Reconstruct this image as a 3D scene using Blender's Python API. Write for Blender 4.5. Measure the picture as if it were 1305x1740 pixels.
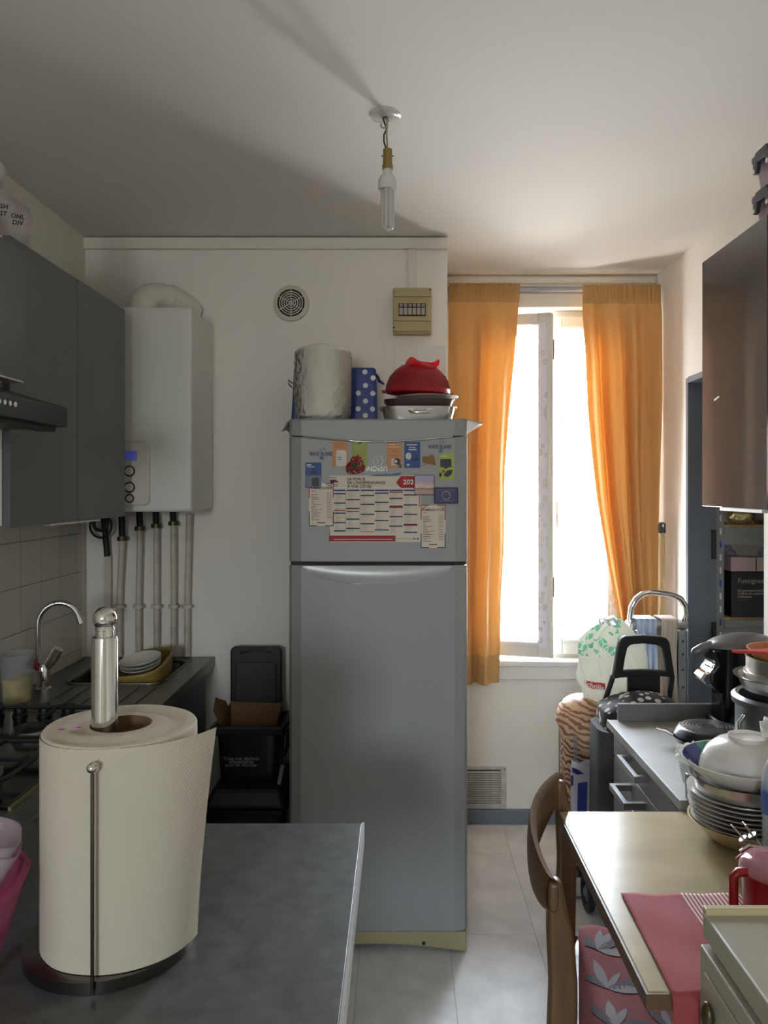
import bpy, bmesh, math, random
from mathutils import Vector, Matrix
for _o in list(bpy.data.objects): bpy.data.objects.remove(_o)
random.seed(7)
SC = bpy.context.scene
COL = SC.collection
PI = math.pi
F = 1340.0                      # focal length in pixels of the 1305 x 1740 frame
VX, VY, EYE = 680.0, 830.0, 1.56  # vanishing point and eye height

# ---------------------------------------------------------------- camera
cam = bpy.data.cameras.new('camera'); camo = bpy.data.objects.new('camera', cam); COL.objects.link(camo)
cam.sensor_fit = 'HORIZONTAL'; cam.sensor_width = 36.0; cam.lens = 36.0*F/1305.0
cam.shift_x = -(VX-652.5)/1305.0; cam.shift_y = -(870.0-VY)/1305.0
cam.clip_start = 0.05
camo.location = (0, 0, EYE); camo.rotation_euler = (PI/2, 0, 0)
SC.camera = camo

# ---------------------------------------------------------------- daylight
world = bpy.data.worlds.new('overcast_daylight'); SC.world = world; world.use_nodes = True
bg = world.node_tree.nodes['Background']
# bright hazy sky above, sunlit street and facades below the horizon
_N = world.node_tree.nodes; _L = world.node_tree.links
_tc = _N.new('ShaderNodeTexCoord'); _sp = _N.new('ShaderNodeSeparateXYZ'); _L.new(_tc.outputs['Generated'], _sp.inputs[0])
_mr = _N.new('ShaderNodeMapRange'); _mr.interpolation_type = 'SMOOTHSTEP'; _mr.inputs['From Min'].default_value = -0.05; _mr.inputs['From Max'].default_value = 0.45
_L.new(_sp.outputs[2], _mr.inputs['Value'])
_mx = _N.new('ShaderNodeMix'); _mx.data_type = 'RGBA'; _L.new(_mr.outputs[0], _mx.inputs[0])
_mx.inputs[6].default_value = (0.40, 0.40, 0.40, 1); _mx.inputs[7].default_value = (0.86, 1.0, 1.15, 1)
_L.new(_mx.outputs[2], bg.inputs['Color']); bg.inputs['Strength'].default_value = 88.0
SC.view_settings.view_transform = 'Standard'; SC.view_settings.look = 'None'
SC.view_settings.gamma = 1.0; SC.view_settings.use_curve_mapping = False
SC.view_settings.exposure = 0.0
def portal(loc, rot, w, h):
    l = bpy.data.lights.new('daylight_portal', 'AREA'); l.shape = 'RECTANGLE'; l.size = w; l.size_y = h
    l.cycles.is_portal = True
    o = bpy.data.objects.new('daylight_portal', l); COL.objects.link(o); o.location = loc; o.rotation_euler = rot
portal((0.70, 3.83, 1.57), (-PI/2, 0, 0), 0.80, 1.72)
portal((-0.72, -3.36, 1.81), (PI/2, 0, 0), 0.74, 0.72)

# ---------------------------------------------------------------- helpers
def P(px, py, d):
    return Vector(((px-VX)/F*d, d, EYE+(VY-py)/F*d))
def lin(c):
    c = c/255.0
    return c/12.92 if c <= 0.04045 else ((c+0.055)/1.055)**2.4
def rgb(c): return (lin(c[0]), lin(c[1]), lin(c[2]), 1.0)
MATS = {}
def mat(name, col, rough=0.5, metal=0.0, var=None, bump=None, spec=None, transl=None, alpha=None, emit=None, coat=0, glass=None):
    """var=(scale, amount[, stretch]) tonal mottling; bump=(scale,strength[,stretch]); transl=(amount,colour); alpha=opacity"""
    if name in MATS: return MATS[name]
    m = bpy.data.materials.new(name); m.use_nodes = True
    nt = m.node_tree; N = nt.nodes; L = nt.links
    b = N['Principled BSDF']; out = N['Material Output']
    b.inputs['Base Color'].default_value = rgb(col); b.inputs['Roughness'].default_value = rough; b.inputs['Metallic'].default_value = metal
    if spec is not None: b.inputs['Specular IOR Level'].default_value = spec
    if coat: b.inputs['Coat Weight'].default_value = coat; b.inputs['Coat Roughness'].default_value = 0.1
    if glass: b.inputs['Transmission Weight'].default_value = glass; b.inputs['IOR'].default_value = 1.35
    tc = N.new('ShaderNodeTexCoord')
    def tex(scale, stretch, detail=4):
        mp = N.new('ShaderNodeMapping'); L.new(tc.outputs['Object'], mp.inputs['Vector'])
        mp.inputs['Scale'].default_value = stretch or (1, 1, 1)
        t = N.new('ShaderNodeTexNoise'); t.inputs['Scale'].default_value = scale; t.inputs['Detail'].default_value = detail
        L.new(mp.outputs['Vector'], t.inputs['Vector']); return t
    if var:
        t = tex(var[0], var[2] if len(var) > 2 else None)
        r = N.new('ShaderNodeValToRGB')
        a = var[1]; c0 = [max(0, x*(1-a)) for x in col]; c1 = [min(255, x*(1+a)) for x in col]
        r.color_ramp.elements[0].position = 0.3; r.color_ramp.elements[1].position = 0.7
        r.color_ramp.elements[0].color = rgb(c0); r.color_ramp.elements[1].color = rgb(c1)
        L.new(t.outputs['Fac'], r.inputs['Fac']); L.new(r.outputs['Color'], b.inputs['Base Color'])
    if bump:
        t = tex(bump[0], bump[2] if len(bump) > 2 else None, 2)
        bp = N.new('ShaderNodeBump'); bp.inputs['Strength'].default_value = bump[1]; bp.inputs['Distance'].default_value = 0.002
        L.new(t.outputs['Fac'], bp.inputs['Height']); L.new(bp.outputs['Normal'], b.inputs['Normal'])
    sh = b.outputs['BSDF']
    if transl:
        ts = N.new('ShaderNodeBsdfTranslucent'); ts.inputs['Color'].default_value = rgb(transl[1])
        mx = N.new('ShaderNodeMixShader'); mx.inputs['Fac'].default_value = transl[0]
        L.new(sh, mx.inputs[1]); L.new(ts.outputs['BSDF'], mx.inputs[2]); sh = mx.outputs['Shader']
    if alpha is not None:
        tr = N.new('ShaderNodeBsdfTransparent')
        mx = N.new('ShaderNodeMixShader'); mx.inputs['Fac'].default_value = alpha
        L.new(tr.outputs['BSDF'], mx.inputs[1]); L.new(sh, mx.inputs[2]); sh = mx.outputs['Shader']
    if emit:
        b.inputs['Emission Color'].default_value = rgb(emit[0]); b.inputs['Emission Strength'].default_value = emit[1]
    L.new(sh, out.inputs['Surface'])
    MATS[name] = m; return m

WLOC = {}
class MB:
    def __init__(s): s.v = []; s.f = []
    def add(s, vs, fs):
        n = len(s.v); s.v += [Vector(v) for v in vs]; s.f += [tuple(i+n for i in f) for f in fs]; return s
    def box(s, x0, x1, y0, y1, z0, z1):
        return s.add([(x0,y0,z0),(x1,y0,z0),(x1,y1,z0),(x0,y1,z0),(x0,y0,z1),(x1,y0,z1),(x1,y1,z1),(x0,y1,z1)],
                     [(0,3,2,1),(4,5,6,7),(0,1,5,4),(1,2,6,5),(2,3,7,6),(3,0,4,7)])
    def frus(s, b, t):   # b, t = (x0,x1,y0,y1,z)
        return s.add([(b[0],b[2],b[4]),(b[1],b[2],b[4]),(b[1],b[3],b[4]),(b[0],b[3],b[4]),
                      (t[0],t[2],t[4]),(t[1],t[2],t[4]),(t[1],t[3],t[4]),(t[0],t[3],t[4])],
                     [(0,3,2,1),(4,5,6,7),(0,1,5,4),(1,2,6,5),(2,3,7,6),(3,0,4,7)])
    def prism(s, pts, axis, a, b):
        n = len(pts)
        def q(p, h): return {'x': (h,p[0],p[1]), 'y': (p[0],h,p[1]), 'z': (p[0],p[1],h)}[axis]
        vs = [q(p, a) for p in pts]+[q(p, b) for p in pts]
        return s.add(vs, [tuple(range(n))[::-1], tuple(range(n, 2*n))]+[(i, (i+1) % n, n+(i+1) % n, n+i) for i in range(n)])
    def lathe(s, prof, c=(0,0,0), n=32, sx=1, sy=1, axis='z'):
        vs = []; fs = []; k = len(prof)
        for i in range(n):
            a = 2*PI*i/n
            for r, h in prof:
                x, y = r*math.cos(a)*sx, r*math.sin(a)*sy
                p = {'z': (x,y,h), 'y': (x,h,y), 'x': (h,x,y)}[axis]
                vs.append((c[0]+p[0], c[1]+p[1], c[2]+p[2]))
        for i in range(n):
            j = (i+1) % n
            for m in range(k-1): fs.append((i*k+m, j*k+m, j*k+m+1, i*k+m+1))
        return s.add(vs, fs)
    def tube(s, path, r, n=8, closed=False):
        path = [Vector(p) for p in path]; k = len(path); vs = []; fs = []
        rs = r if isinstance(r, (list, tuple)) else [r]*k
        up = None
        for i, p in enumerate(path):
            a = path[(i-1) % k] if (closed or i > 0) else p
            b = path[(i+1) % k] if (closed or i < k-1) else p
            t = (b-a).normalized()
            if up is None:
                up = t.orthogonal().normalized()
            up = (up-t*up.dot(t)).normalized(); w = t.cross(up)
            for q in range(n):
                g = 2*PI*q/n; vs.append(p+(up*math.cos(g)+w*math.sin(g))*rs[i])
        for i in range(k if closed else k-1):
            j = (i+1) % k
            for q in range(n): fs.append((i*n+q, i*n+(q+1) % n, j*n+(q+1) % n, j*n+q))
        if not closed: fs += [tuple(range(n))[::-1], tuple(range((k-1)*n, k*n))]
        return s.add(vs, fs)
    def sphere(s, c, r, n=16, m=10, sc=(1,1,1)):
        prof = [(max(1e-5, r*math.sin(PI*i/m)), -r*math.cos(PI*i/m)) for i in range(m+1)]
        t = MB().lathe(prof, (0,0,0), n)
        return s.add([(c[0]+v.x*sc[0], c[1]+v.y*sc[1], c[2]+v.z*sc[2]) for v in t.v], t.f)
    def grid(s, fn, nu, nv, closeu=False):
        vs = [fn(i/nu, j/nv) for i in range(nu if closeu else nu+1) for j in range(nv+1)]
        w = nv+1; fs = []
        for i in range(nu):
            i2 = (i+1) % nu if closeu else i+1
            for j in range(nv): fs.append((i*w+j, i2*w+j, i2*w+j+1, i*w+j+1))
        return s.add(vs, fs)
    def disc(s, c, r, axis, th, n=20):
        return s.lathe([(1e-5, 0), (r, 0), (r, th), (1e-5, th)], c, n, axis=axis)
    def xf(s, M):
        s.v = [M @ v for v in s.v]; return s
    def build(s, name, m, parent=None, smooth=False, bevel=0, solid=0, sub=0, seg=2):
        xs = [v.x for v in s.v]; ys = [v.y for v in s.v]; zs = [v.z for v in s.v]
        c = Vector(((min(xs)+max(xs))/2, (min(ys)+max(ys))/2, min(zs)))
        me = bpy.data.meshes.new(name); me.from_pydata([v-c for v in s.v], [], s.f)
        bm = bmesh.new(); bm.from_mesh(me)
        bmesh.ops.remove_doubles(bm, verts=bm.verts, dist=1e-5)
        bmesh.ops.recalc_face_normals(bm, faces=bm.faces); bm.to_mesh(me); bm.free()
        me.materials.append(m)
        if smooth:
            me.polygons.foreach_set('use_smooth', [True]*len(me.polygons)); me.set_sharp_from_angle(angle=math.radians(smooth if smooth > 1 else 40))
        o = bpy.data.objects.new(name, me); COL.objects.link(o)
        place(o, c, parent)
        if solid: md = o.modifiers.new('solid', 'SOLIDIFY'); md.thickness = solid; md.offset = 0
        if bevel:
            md = o.modifiers.new('bevel', 'BEVEL'); md.width = bevel; md.segments = seg; md.limit_method = 'ANGLE'; md.angle_limit = math.radians(35)
        if sub: md = o.modifiers.new('sub', 'SUBSURF'); md.levels = sub; md.render_levels = sub
        return o
def place(o, world_loc, parent):
    wl = Vector(world_loc); WLOC[o.name] = wl
    if parent is not None:
        o.parent = parent; o.location = wl-WLOC[parent.name]
    else: o.location = wl
def tag(o, label=None, cat=None, group=None, kind=None):
    if label: o['label'] = label
    if cat: o['category'] = cat
    if group: o['group'] = group
    if kind: o['kind'] = kind
    return o
def thing(name, label, cat, loc, group=None):
    o = bpy.data.objects.new(name, None); COL.objects.link(o); o.empty_display_size = 0.05
    place(o, loc, None); return tag(o, label, cat, group)
def struct(name, mb, m, parent=None, **k):
    o = mb.build(name, m, parent, **k)
    if parent is None: o['kind'] = 'structure'
    return o
def sthing(name, loc):
    o = bpy.data.objects.new(name, None); COL.objects.link(o); place(o, loc, None); o['kind'] = 'structure'; return o
def txt(s, size, loc, m, parent, face='-y', align='CENTER', ext=0.0003, name='lettering', rot=0, sx=1.0, bold=0.022):
    cu = bpy.data.curves.new(name, 'FONT'); cu.body = s; cu.size = size; cu.align_x = align; cu.align_y = 'CENTER'; cu.extrude = ext; cu.space_character = 1.06
    cu.resolution_u = 3; cu.offset = size*bold
    tmp = bpy.data.objects.new('font_source', cu); me = tmp.to_mesh().copy(); tmp.to_mesh_clear(); bpy.data.objects.remove(tmp); bpy.data.curves.remove(cu)
    me.name = name; me.materials.clear(); me.materials.append(m)
    o = bpy.data.objects.new(name, me); COL.objects.link(o); place(o, loc, parent)
    R = {'-y': Matrix.Rotation(PI/2, 4, 'X'), '-x': Matrix.Rotation(-PI/2, 4, 'Z') @ Matrix.Rotation(PI/2, 4, 'X'), '+z': Matrix.Identity(4)}[face]
    o.rotation_euler = (R @ Matrix.Rotation(rot, 4, 'Z')).to_euler(); o.scale = (sx, 1, 1)
    return o
def rrect(x0, x1, z0, z1, r, n=4):
    pts = []
    for cx, cz, a0 in ((x1-r, z0+r, -PI/2), (x1-r, z1-r, 0), (x0+r, z1-r, PI/2), (x0+r, z0+r, PI)):
        for i in range(n+1):
            a = a0+PI/2*i/n; pts.append((cx+r*math.cos(a), cz+r*math.sin(a)))
    return pts
def lerp_pts(pts, t):   # pts sorted [(key, val)]
    if t <= pts[0][0]: return pts[0][1]
    for (a, x), (b, y) in zip(pts, pts[1:]):
        if t <= b:
            k = (t-a)/(b-a); k = k*k*(3-2*k) if False else k
            return x+(y-x)*k
    return pts[-1][1]
def arc(c, r, a0, a1, n, plane='xz'):
    out = []
    for i in range(n+1):
        a = a0+(a1-a0)*i/n; u, w = r*math.cos(a), r*math.sin(a)
        out.append({'xz': (c[0]+u, c[1], c[2]+w), 'yz': (c[0], c[1]+u, c[2]+w), 'xy': (c[0]+u, c[1]+w, c[2])}[plane])
    return out

# ---------------------------------------------------------------- materials
wall_m = mat('wall_paint', (236, 231, 221), 0.75, bump=(260, 0.25, (1, 1, 3)))
ceil_m = mat('ceiling_paint', (226, 223, 215), 0.8)
trim_m = mat('trim_white', (226, 222, 210), 0.55)
grey_door = mat('grey_door_laminate', (96, 98, 97), 0.38, var=(3, 0.04))
carc_m = mat('white_carcass', (214, 208, 192), 0.55)
alu_m = mat('aluminium', (190, 192, 192), 0.3, 1.0)
steel_m = mat('steel', (200, 198, 194), 0.22, 1.0)
chrome_m = mat('chrome', (222, 220, 216), 0.08, 1.0)
black_m = mat('black_plastic', (20, 20, 21), 0.42)
blackg_m = mat('black_gloss', (12, 12, 13), 0.15)
white_pl = mat('white_plastic', (226, 224, 216), 0.35)
ink_m = mat('dark_ink', (28, 26, 30), 0.7)
red_ink = mat('red_ink', (170, 32, 40), 0.6)
blue_ink = mat('blue_ink', (32, 38, 100), 0.6)
white_ink = mat('white_ink', (232, 230, 224), 0.6)
paper_m = mat('printed_paper', (218, 208, 190), 0.6)

# ================================================================ STRUCTURE
XL, XR, YB, YP, ZC, YF = -1.242, 1.19, 3.67, 3.11, 2.55, -3.2
XP = 0.186                       # free corner of the partition
# floor: vinyl tiles on a slab
grout_m = mat('floor_joint', (138, 134, 128), 0.8)
tile_m = mat('floor_vinyl', (226, 223, 219), 0.55, spec=0.3, var=(7, 0.06), bump=(90, 0.08))
floor = struct('floor', MB().box(XL-0.1, 2.05, YF-0.1, YB+0.2, -0.06, -0.003), grout_m)
cols = [0.168+0.305*i for i in range(-5, 7)]
for ci, x0 in enumerate(cols):
    off = 2.76 if ci % 2 == 1 else 3.06
    y0 = off-0.61*11
    while y0 < YB+0.12:
        a, b, c, d = max(x0, XL), min(x0+0.305, 2.0), max(y0, YF), min(y0+0.61, YB+0.08)
        if b-a > 0.02 and d-c > 0.02:
            MB().box(a+0.0007, b-0.0007, c+0.0007, d-0.0007, -0.004, 0.0).build('tile', tile_m, floor)
        y0 += 0.61
struct('ceiling', MB().box(XL-0.1, 2.05, YF-0.1, YB+0.25, ZC, ZC+0.1), ceil_m)
struct('wall_left', MB().box(XL-0.1, XL, YF-0.1, YP+0.7, 0, ZC), wall_m)
# boxed-in partition behind the fridge (the window alcove starts at its free corner)
struct('wall_partition', MB().box(XL, XP, YP, YB+0.25, 0, ZC), wall_m)
# back wall with the window opening
WX0, WX1, WZ0, WZ1 = 0.325, 1.075, 0.75, 2.40
struct('wall_back', MB().box(XP, WX0, YB, YB+0.25, 0, ZC).box(WX1, XR+0.9, YB, YB+0.25, 0, ZC)
       .box(WX0, WX1, YB, YB+0.25, 0, WZ0).box(WX0, WX1, YB, YB+0.25, WZ1, ZC), wall_m)
# right wall with the doorway to the store room
DY0, DY1, DZ = 2.58, 3.27, 2.016
struct('wall_right', MB().box(XR, XR+0.11, YF-0.1, DY0, 0, ZC).box(XR, XR+0.11, DY1, YB, 0, ZC).box(XR, XR+0.11, DY0, DY1, DZ, ZC), wall_m)
struct('wall_store', MB().box(2.0, 2.05, 2.2, YB, 0, ZC).box(XR+0.11, 2.0, 2.2, 2.25, 0, ZC), wall_m)
# wall behind the photographer, with a second window
struct('wall_front', MB().box(XL, -1.08, YF-0.12, YF, 0, ZC).box(-0.36, XR, YF-0.12, YF, 0, ZC)
       .box(-1.08, -0.36, YF-0.12, YF, 0, 1.46).box(-1.08, -0.36, YF-0.12, YF, 2.16, ZC), wall_m)
casing_m = mat('blue_grey_paint', (92, 98, 108), 0.45)
dr = sthing('door_1', (XR+0.055, (DY0+DY1)/2, 0))
MB().box(XR-0.004, XR+0.114, DY1-0.02, DY1+0.004, 0, DZ).build('jamb', casing_m, dr)
MB().box(XR+0.02, XR+0.114, DY0-0.004, DY0+0.016, 0, DZ).build('jamb', casing_m, dr)
MB().box(XR-0.004, XR+0.114, DY0+0.016, DY1-0.02, DZ-0.02, DZ+0.004).build('head_jamb', casing_m, dr)
for zz in (1.33, 0.95):
    MB().box(XR+0.092, XR+0.108, DY1-0.034, DY1-0.02, zz-0.06, zz+0.06).build('hinge', black_m, dr)
base_m = mat('blue_grey_skirting', (112, 122, 132), 0.4)
struct('baseboard_back', MB().box(XP+0.001, XR, YB-0.014, YB, 0, 0.07), base_m, bevel=0.003)
struct('baseboard_right', MB().box(XR-0.014, XR, DY1+0.01, YB-0.015, 0, 0.07), base_m, bevel=0.003)
# trim along the top of the partition
struct('trim_1', MB().box(XL, XP+0.004, YP-0.022, YP, ZC-0.05, ZC-0.006), trim_m, bevel=0.003)
struct('trim_2', MB().box(XP, XR, YB-0.02, YB, ZC-0.04, ZC-0.006), trim_m, bevel=0.01)

# wall tiles above the worktop
wt_m = mat('wall_tile_glaze', (206, 203, 192), 0.25, bump=(40, 0.05))
grt = mat('tile_grout', (150, 144, 128), 0.9)
splash = tag(MB().box(XL, XL+0.004, 0.86, 3.06, 0.9, 1.525).build('trim_3', grt), kind='structure')
zl = [0.9, 0.944, 1.093, 1.240, 1.387, 1.525]
yl = [3.06, 3.008, 2.861, 2.712, 2.563]+[2.563-0.1485*i for i in range(1, 12)]
for a, b in zip(yl[1:], yl[:-1]):
    for z0, z1 in zip(zl[:-1], zl[1:]):
        MB().box(XL+0.003, XL+0.009, a+0.0012, b-0.0012, z0+0.0012, z1-0.0012).build('tile', wt_m, splash)

# ---- window: fixed frame, closed right casement, left casement swung into the room
wf_m = mat('window_paint', (214, 211, 202), 0.4)
win = sthing('window_1', ((WX0+WX1)/2, YB, WZ0))
FY0, FY1 = 3.735, 3.80
MB().box(WX0, WX1, FY0, FY1, WZ0, WZ0+0.045).box(WX0, WX1, FY0, FY1, WZ1-0.045, WZ1).box(WX0, WX0+0.04, FY0, FY1, WZ0+0.045, WZ1-0.045)\
    .box(WX1-0.04, WX1, FY0, FY1, WZ0+0.045, WZ1-0.045).build('window_frame', wf_m, win, bevel=0.003)
# glass: clear pane
def glass_mat():
    m = bpy.data.materials.new('window_glass'); m.use_nodes = True; nt = m.node_tree; N = nt.nodes; L = nt.links
    N.remove(N['Principled BSDF'])
    tr = N.new('ShaderNodeBsdfTransparent'); gl = N.new('ShaderNodeBsdfGlossy'); gl.inputs['Roughness'].default_value = 0.02
    fr = N.new('ShaderNodeFresnel'); fr.inputs['IOR'].default_value = 1.45; mx = N.new('ShaderNodeMixShader')
    L.new(fr.outputs[0], mx.inputs[0]); L.new(tr.outputs[0], mx.inputs[1]); L.new(gl.outputs[0], mx.inputs[2]); L.new(mx.outputs[0], N['Material Output'].inputs['Surface'])
    return m
glass_m = glass_mat()
def lace_mat(name, edge):
    """white lace: woven bands with cut-out flowers at both edges, open net between them"""
    m = bpy.data.materials.new(name); m.use_nodes = True; nt = m.node_tree; N = nt.nodes; L = nt.links
    b = N['Principled BSDF']; b.inputs['Base Color'].default_value = rgb((226, 224, 234)); b.inputs['Roughness'].default_value = 0.8
    ts = N.new('ShaderNodeBsdfTranslucent'); ts.inputs['Color'].default_value = rgb((222, 220, 242))
    m1 = N.new('ShaderNodeMixShader'); m1.inputs[0].default_value = 0.025; L.new(b.outputs[0], m1.inputs[1]); L.new(ts.outputs[0], m1.inputs[2])
    tc = N.new('ShaderNodeTexCoord'); mp = N.new('ShaderNodeMapping'); mp.inputs['Scale'].default_value = (1, 0.0, 0.75); L.new(tc.outputs['Object'], mp.inputs[0])
    vo = N.new('ShaderNodeTexVoronoi'); vo.inputs['Scale'].default_value = 34; L.new(mp.outputs[0], vo.inputs['Vector'])
    def ramp(src, p0, p1, c0, c1):
        r = N.new('ShaderNodeValToRGB'); e_ = r.color_ramp.elements; e_[0].position = p0; e_[1].position = p1
        e_[0].color = (c0, c0, c0, 1); e_[1].color = (c1, c1, c1, 1); L.new(src, r.inputs[0]); return r.outputs[0]
    holes = ramp(vo.outputs['Distance'], 0.30, 0.36, 0.1, 0.97)
    no = N.new('ShaderNodeTexNoise'); no.inputs['Scale'].default_value = 11; no.inputs['Detail'].default_value = 1; L.new(mp.outputs[0], no.inputs['Vector'])
    motif = ramp(no.outputs['Fac'], 0.58, 0.62, 0.02, 0.15)
    sx = N.new('ShaderNodeSeparateXYZ'); L.new(tc.outputs['Generated'], sx.inputs[0])
    def mth(op, a_, b_=None):
        n_ = N.new('ShaderNodeMath'); n_.operation = op
        for i, q in enumerate((a_, b_)):
            if q is None: continue
            if isinstance(q, (int, float)): n_.inputs[i].default_value = q
            else: L.new(q, n_.inputs[i])
        return n_.outputs[0]
    band = mth('GREATER_THAN', mth('ABSOLUTE', mth('SUBTRACT', sx.outputs[0], 0.5)), edge)
    band = mth('MAXIMUM', band, mth('GREATER_THAN', sx.outputs[2], 0.95))
    mxf = N.new('ShaderNodeMix'); L.new(band, mxf.inputs[0]); L.new(motif, mxf.inputs[2]); L.new(holes, mxf.inputs[3])
    tr = N.new('ShaderNodeBsdfTransparent'); m2 = N.new('ShaderNodeMixShader')
    L.new(mxf.outputs[0], m2.inputs[0]); L.new(tr.outputs[0], m2.inputs[1]); L.new(m1.outputs[0], m2.inputs[2]); L.new(m2.outputs[0], N['Material Output'].inputs['Surface'])
    return m
lace_m = lace_mat('lace_net', 0.38)
def casement(M, w, h, hinge_side):
    """local: x 0..w from the hinge, y 0 room side .. 0.045, z 0..h"""
    st = 0.062; rail = 0.07
    MB().box(0, st, 0, 0.045, 0, h).xf(M).build('stile', wf_m, win, bevel=0.004)
    MB().box(w-st, w, 0, 0.045, 0, h).xf(M).build('stile', wf_m, win, bevel=0.004)
    MB().box(st, w-st, 0, 0.045, 0, rail).xf(M).build('rail', wf_m, win, bevel=0.004)
    MB().box(st, w-st, 0, 0.045, h-rail*0.75, h).xf(M).build('rail', wf_m, win, bevel=0.004)
    MB().box(st-0.004, w-st+0.004, 0.02, 0.024, rail-0.004, h-rail*0.75+0.004).xf(M).build('pane', glass_m, win)
    MB().box(st, w-st, 0.008, 0.02, rail, rail+0.008).xf(M).build('glazing_bead', wf_m, win)
    return M
MR = Matrix.Translation((WX0+0.376, FY0-0.028, WZ0+0.03))
casement(MR, 0.336, WZ1-WZ0-0.06, 1)
ang = math.atan2(-0.165, 0.335)
ML = Matrix.Translation((WX0+0.035, FY0-0.035, WZ0+0.032)) @ Matrix.Rotation(math.radians(-15), 4, 'Z')
casement(ML, 0.345, WZ1-WZ0-0.064, 0)
MB().box(0.336, 0.352, -0.006, 0.03, 0.0, WZ1-WZ0-0.07).xf(ML).build('meeting_strip', wf_m, win, bevel=0.003)
hm = mat('window_hardware', (120, 116, 108), 0.35, 0.8)
for zz in (1.37, 0.28): MB().box(0.350, 0.357, 0.0, 0.018, zz, zz+0.09).xf(ML).build('lock_plate', hm, win)
MB().box(0.02, 0.034, -0.045, -0.03, 0.60, 0.72).box(0.022, 0.032, -0.035, 0.0, 0.70, 0.72).xf(MR).build('window_handle', white_pl, win, bevel=0.003)
# sill
MB().box(WX0-0.12, WX1+0.1, 3.632, FY0, WZ0-0.012, WZ0+0.012).box(WX0-0.12, WX1+0.1, 3.642, YB, WZ0-0.075, WZ0-0.012).build('window_sill', mat('sill_paint', (222, 220, 214), 0.45), win, bevel=0.004)
# roller box / lintel board above the window
struct('trim_4', MB().box(WX0-0.1, WX1+0.1, YB-0.035, YB, WZ1-0.005, WZ1+0.06), trim_m, bevel=0.004)
# window behind the photographer
w2 = sthing('window_2', (-0.72, YF-0.06, 1.46))
MB().box(-1.08, -0.36, YF-0.09, YF-0.04, 1.46, 1.50).box(-1.08, -0.36, YF-0.09, YF-0.04, 2.12, 2.16).box(-1.08, -1.04, YF-0.09, YF-0.04, 1.50, 2.12)\
    .box(-0.40, -0.36, YF-0.09, YF-0.04, 1.50, 2.12).build('window_frame', wf_m, w2, bevel=0.003)
MB().box(-1.042, -0.398, YF-0.068, YF-0.064, 1.498, 2.122).build('pane', glass_m, w2)

# ================================================================ LEFT SIDE: kitchen run
work_m = mat('grey_laminate', (82, 82, 80), 0.42, var=(28, 0.14), bump=(160, 0.06))
edge_m = mat('worktop_edge', (176, 176, 170), 0.4)
ss_m = mat('brushed_steel', (120, 118, 110), 0.34, 1.0, bump=(30, 0.1, (1, 40, 1)))
dark_cab = mat('dark_cabinet', (44, 45, 45), 0.45)
# --- peninsula counter in the foreground
ct = thing('counter', 'grey stone-look laminate peninsula counter carrying the paper towel roll', 'counter', (-0.65, 1.1, 0))
MB().box(XL+0.002, -0.075, 0.60, 1.556, 0.862, 0.90).build('worktop', work_m, ct, bevel=0.002)
MB().box(-0.0752, -0.0705, 0.60, 1.557, 0.861, 0.9008).build('edge_strip', edge_m, ct)
MB().box(XL+0.002, -0.36, 0.66, 1.50, 0.08, 0.862).build('cabinet_body', dark_cab, ct)
MB().box(XL+0.002, -0.40, 0.70, 1.46, 0.0, 0.08).build('plinth', black_m, ct)
# --- hob run
hc = thing('hob_cabinet', 'grey worktop with dark base unit under the gas hob', 'cabinet', (-0.98, 1.94, 0))
MB().box(XL+0.002, -0.735, 1.558, 2.328, 0.862, 0.90).build('worktop', work_m, hc, bevel=0.002)
MB().box(XL+0.002, -0.775, 1.56, 2.326, 0.09, 0.862).build('cabinet_body', dark_cab, hc)
MB().box(-0.775, -0.755, 1.565, 2.32, 0.10, 0.855).build('oven_door', blackg_m, hc, bevel=0.004)
MB().box(XL+0.002, -0.80, 1.56, 2.326, 0.0, 0.09).build('plinth', black_m, hc)
hb = thing('gas_hob', 'black gas hob with knobs and cast pan supports on left worktop', 'hob', (-1.0, 1.95, 0.90))
MB().box(-1.20, -0.802, 1.612, 2.292, 0.9005, 0.912).build('hob_plate', blackg_m, hb, bevel=0.004)
MB().box(-0.802, -0.795, 1.612, 2.292, 0.9005, 0.908).build('edge_trim', mat('brass_trim', (176, 168, 120), 0.35, 0.8), hb)
burn_m = mat('burner_metal', (150, 148, 142), 0.35, 0.9)
for bx_, by_, br in ((-0.965, 2.06, 0.048), (-1.09, 1.98, 0.035), (-0.94, 1.78, 0.04), (-1.10, 1.74, 0.05)):
    b_ = MB().lathe([(1e-5, 0), (br, 0), (br, 0.012), (br*0.9, 0.02), (1e-5, 0.02)], (bx_, by_, 0.912), 24).build('burner', burn_m, hb, smooth=1)
    MB().lathe([(1e-5, 0), (br*0.8, 0), (br*0.8, 0.007), (br*0.7, 0.009), (1e-5, 0.009)], (bx_, by_, 0.932), 24).build('burner_cap', black_m, b_, smooth=1)
iron_m = mat('cast_iron', (18, 18, 18), 0.55)
for y0, y1 in ((1.635, 1.90), (1.925, 2.19)):
    g = MB(); zt = 0.952
    ring = [(p[0], p[1], zt) for p in rrect(-1.18, -0.825, y0, y1, 0.03)]
    g.tube(ring, 0.0055, 6, closed=True)
    for xx in (-1.10, -0.95): 
        g.tube([(xx, y0, zt), (xx, y0+0.09, zt)], 0.005, 6).tube([(xx, y1, zt), (xx, y1-0.09, zt)], 0.005, 6)
    ym = (y0+y1)/2
    g.tube([(-1.18, ym, zt), (-1.07, ym, zt)], 0.005, 6).tube([(-0.825, ym, zt), (-0.93, ym, zt)], 0.005, 6)
    for xx in (-1.17, -0.835):
        for yy in (y0+0.01, y1-0.01): g.tube([(xx, yy, zt), (xx, yy, 0.912)], 0.005, 6)
    g.build('pan_support', iron_m, hb)
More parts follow.
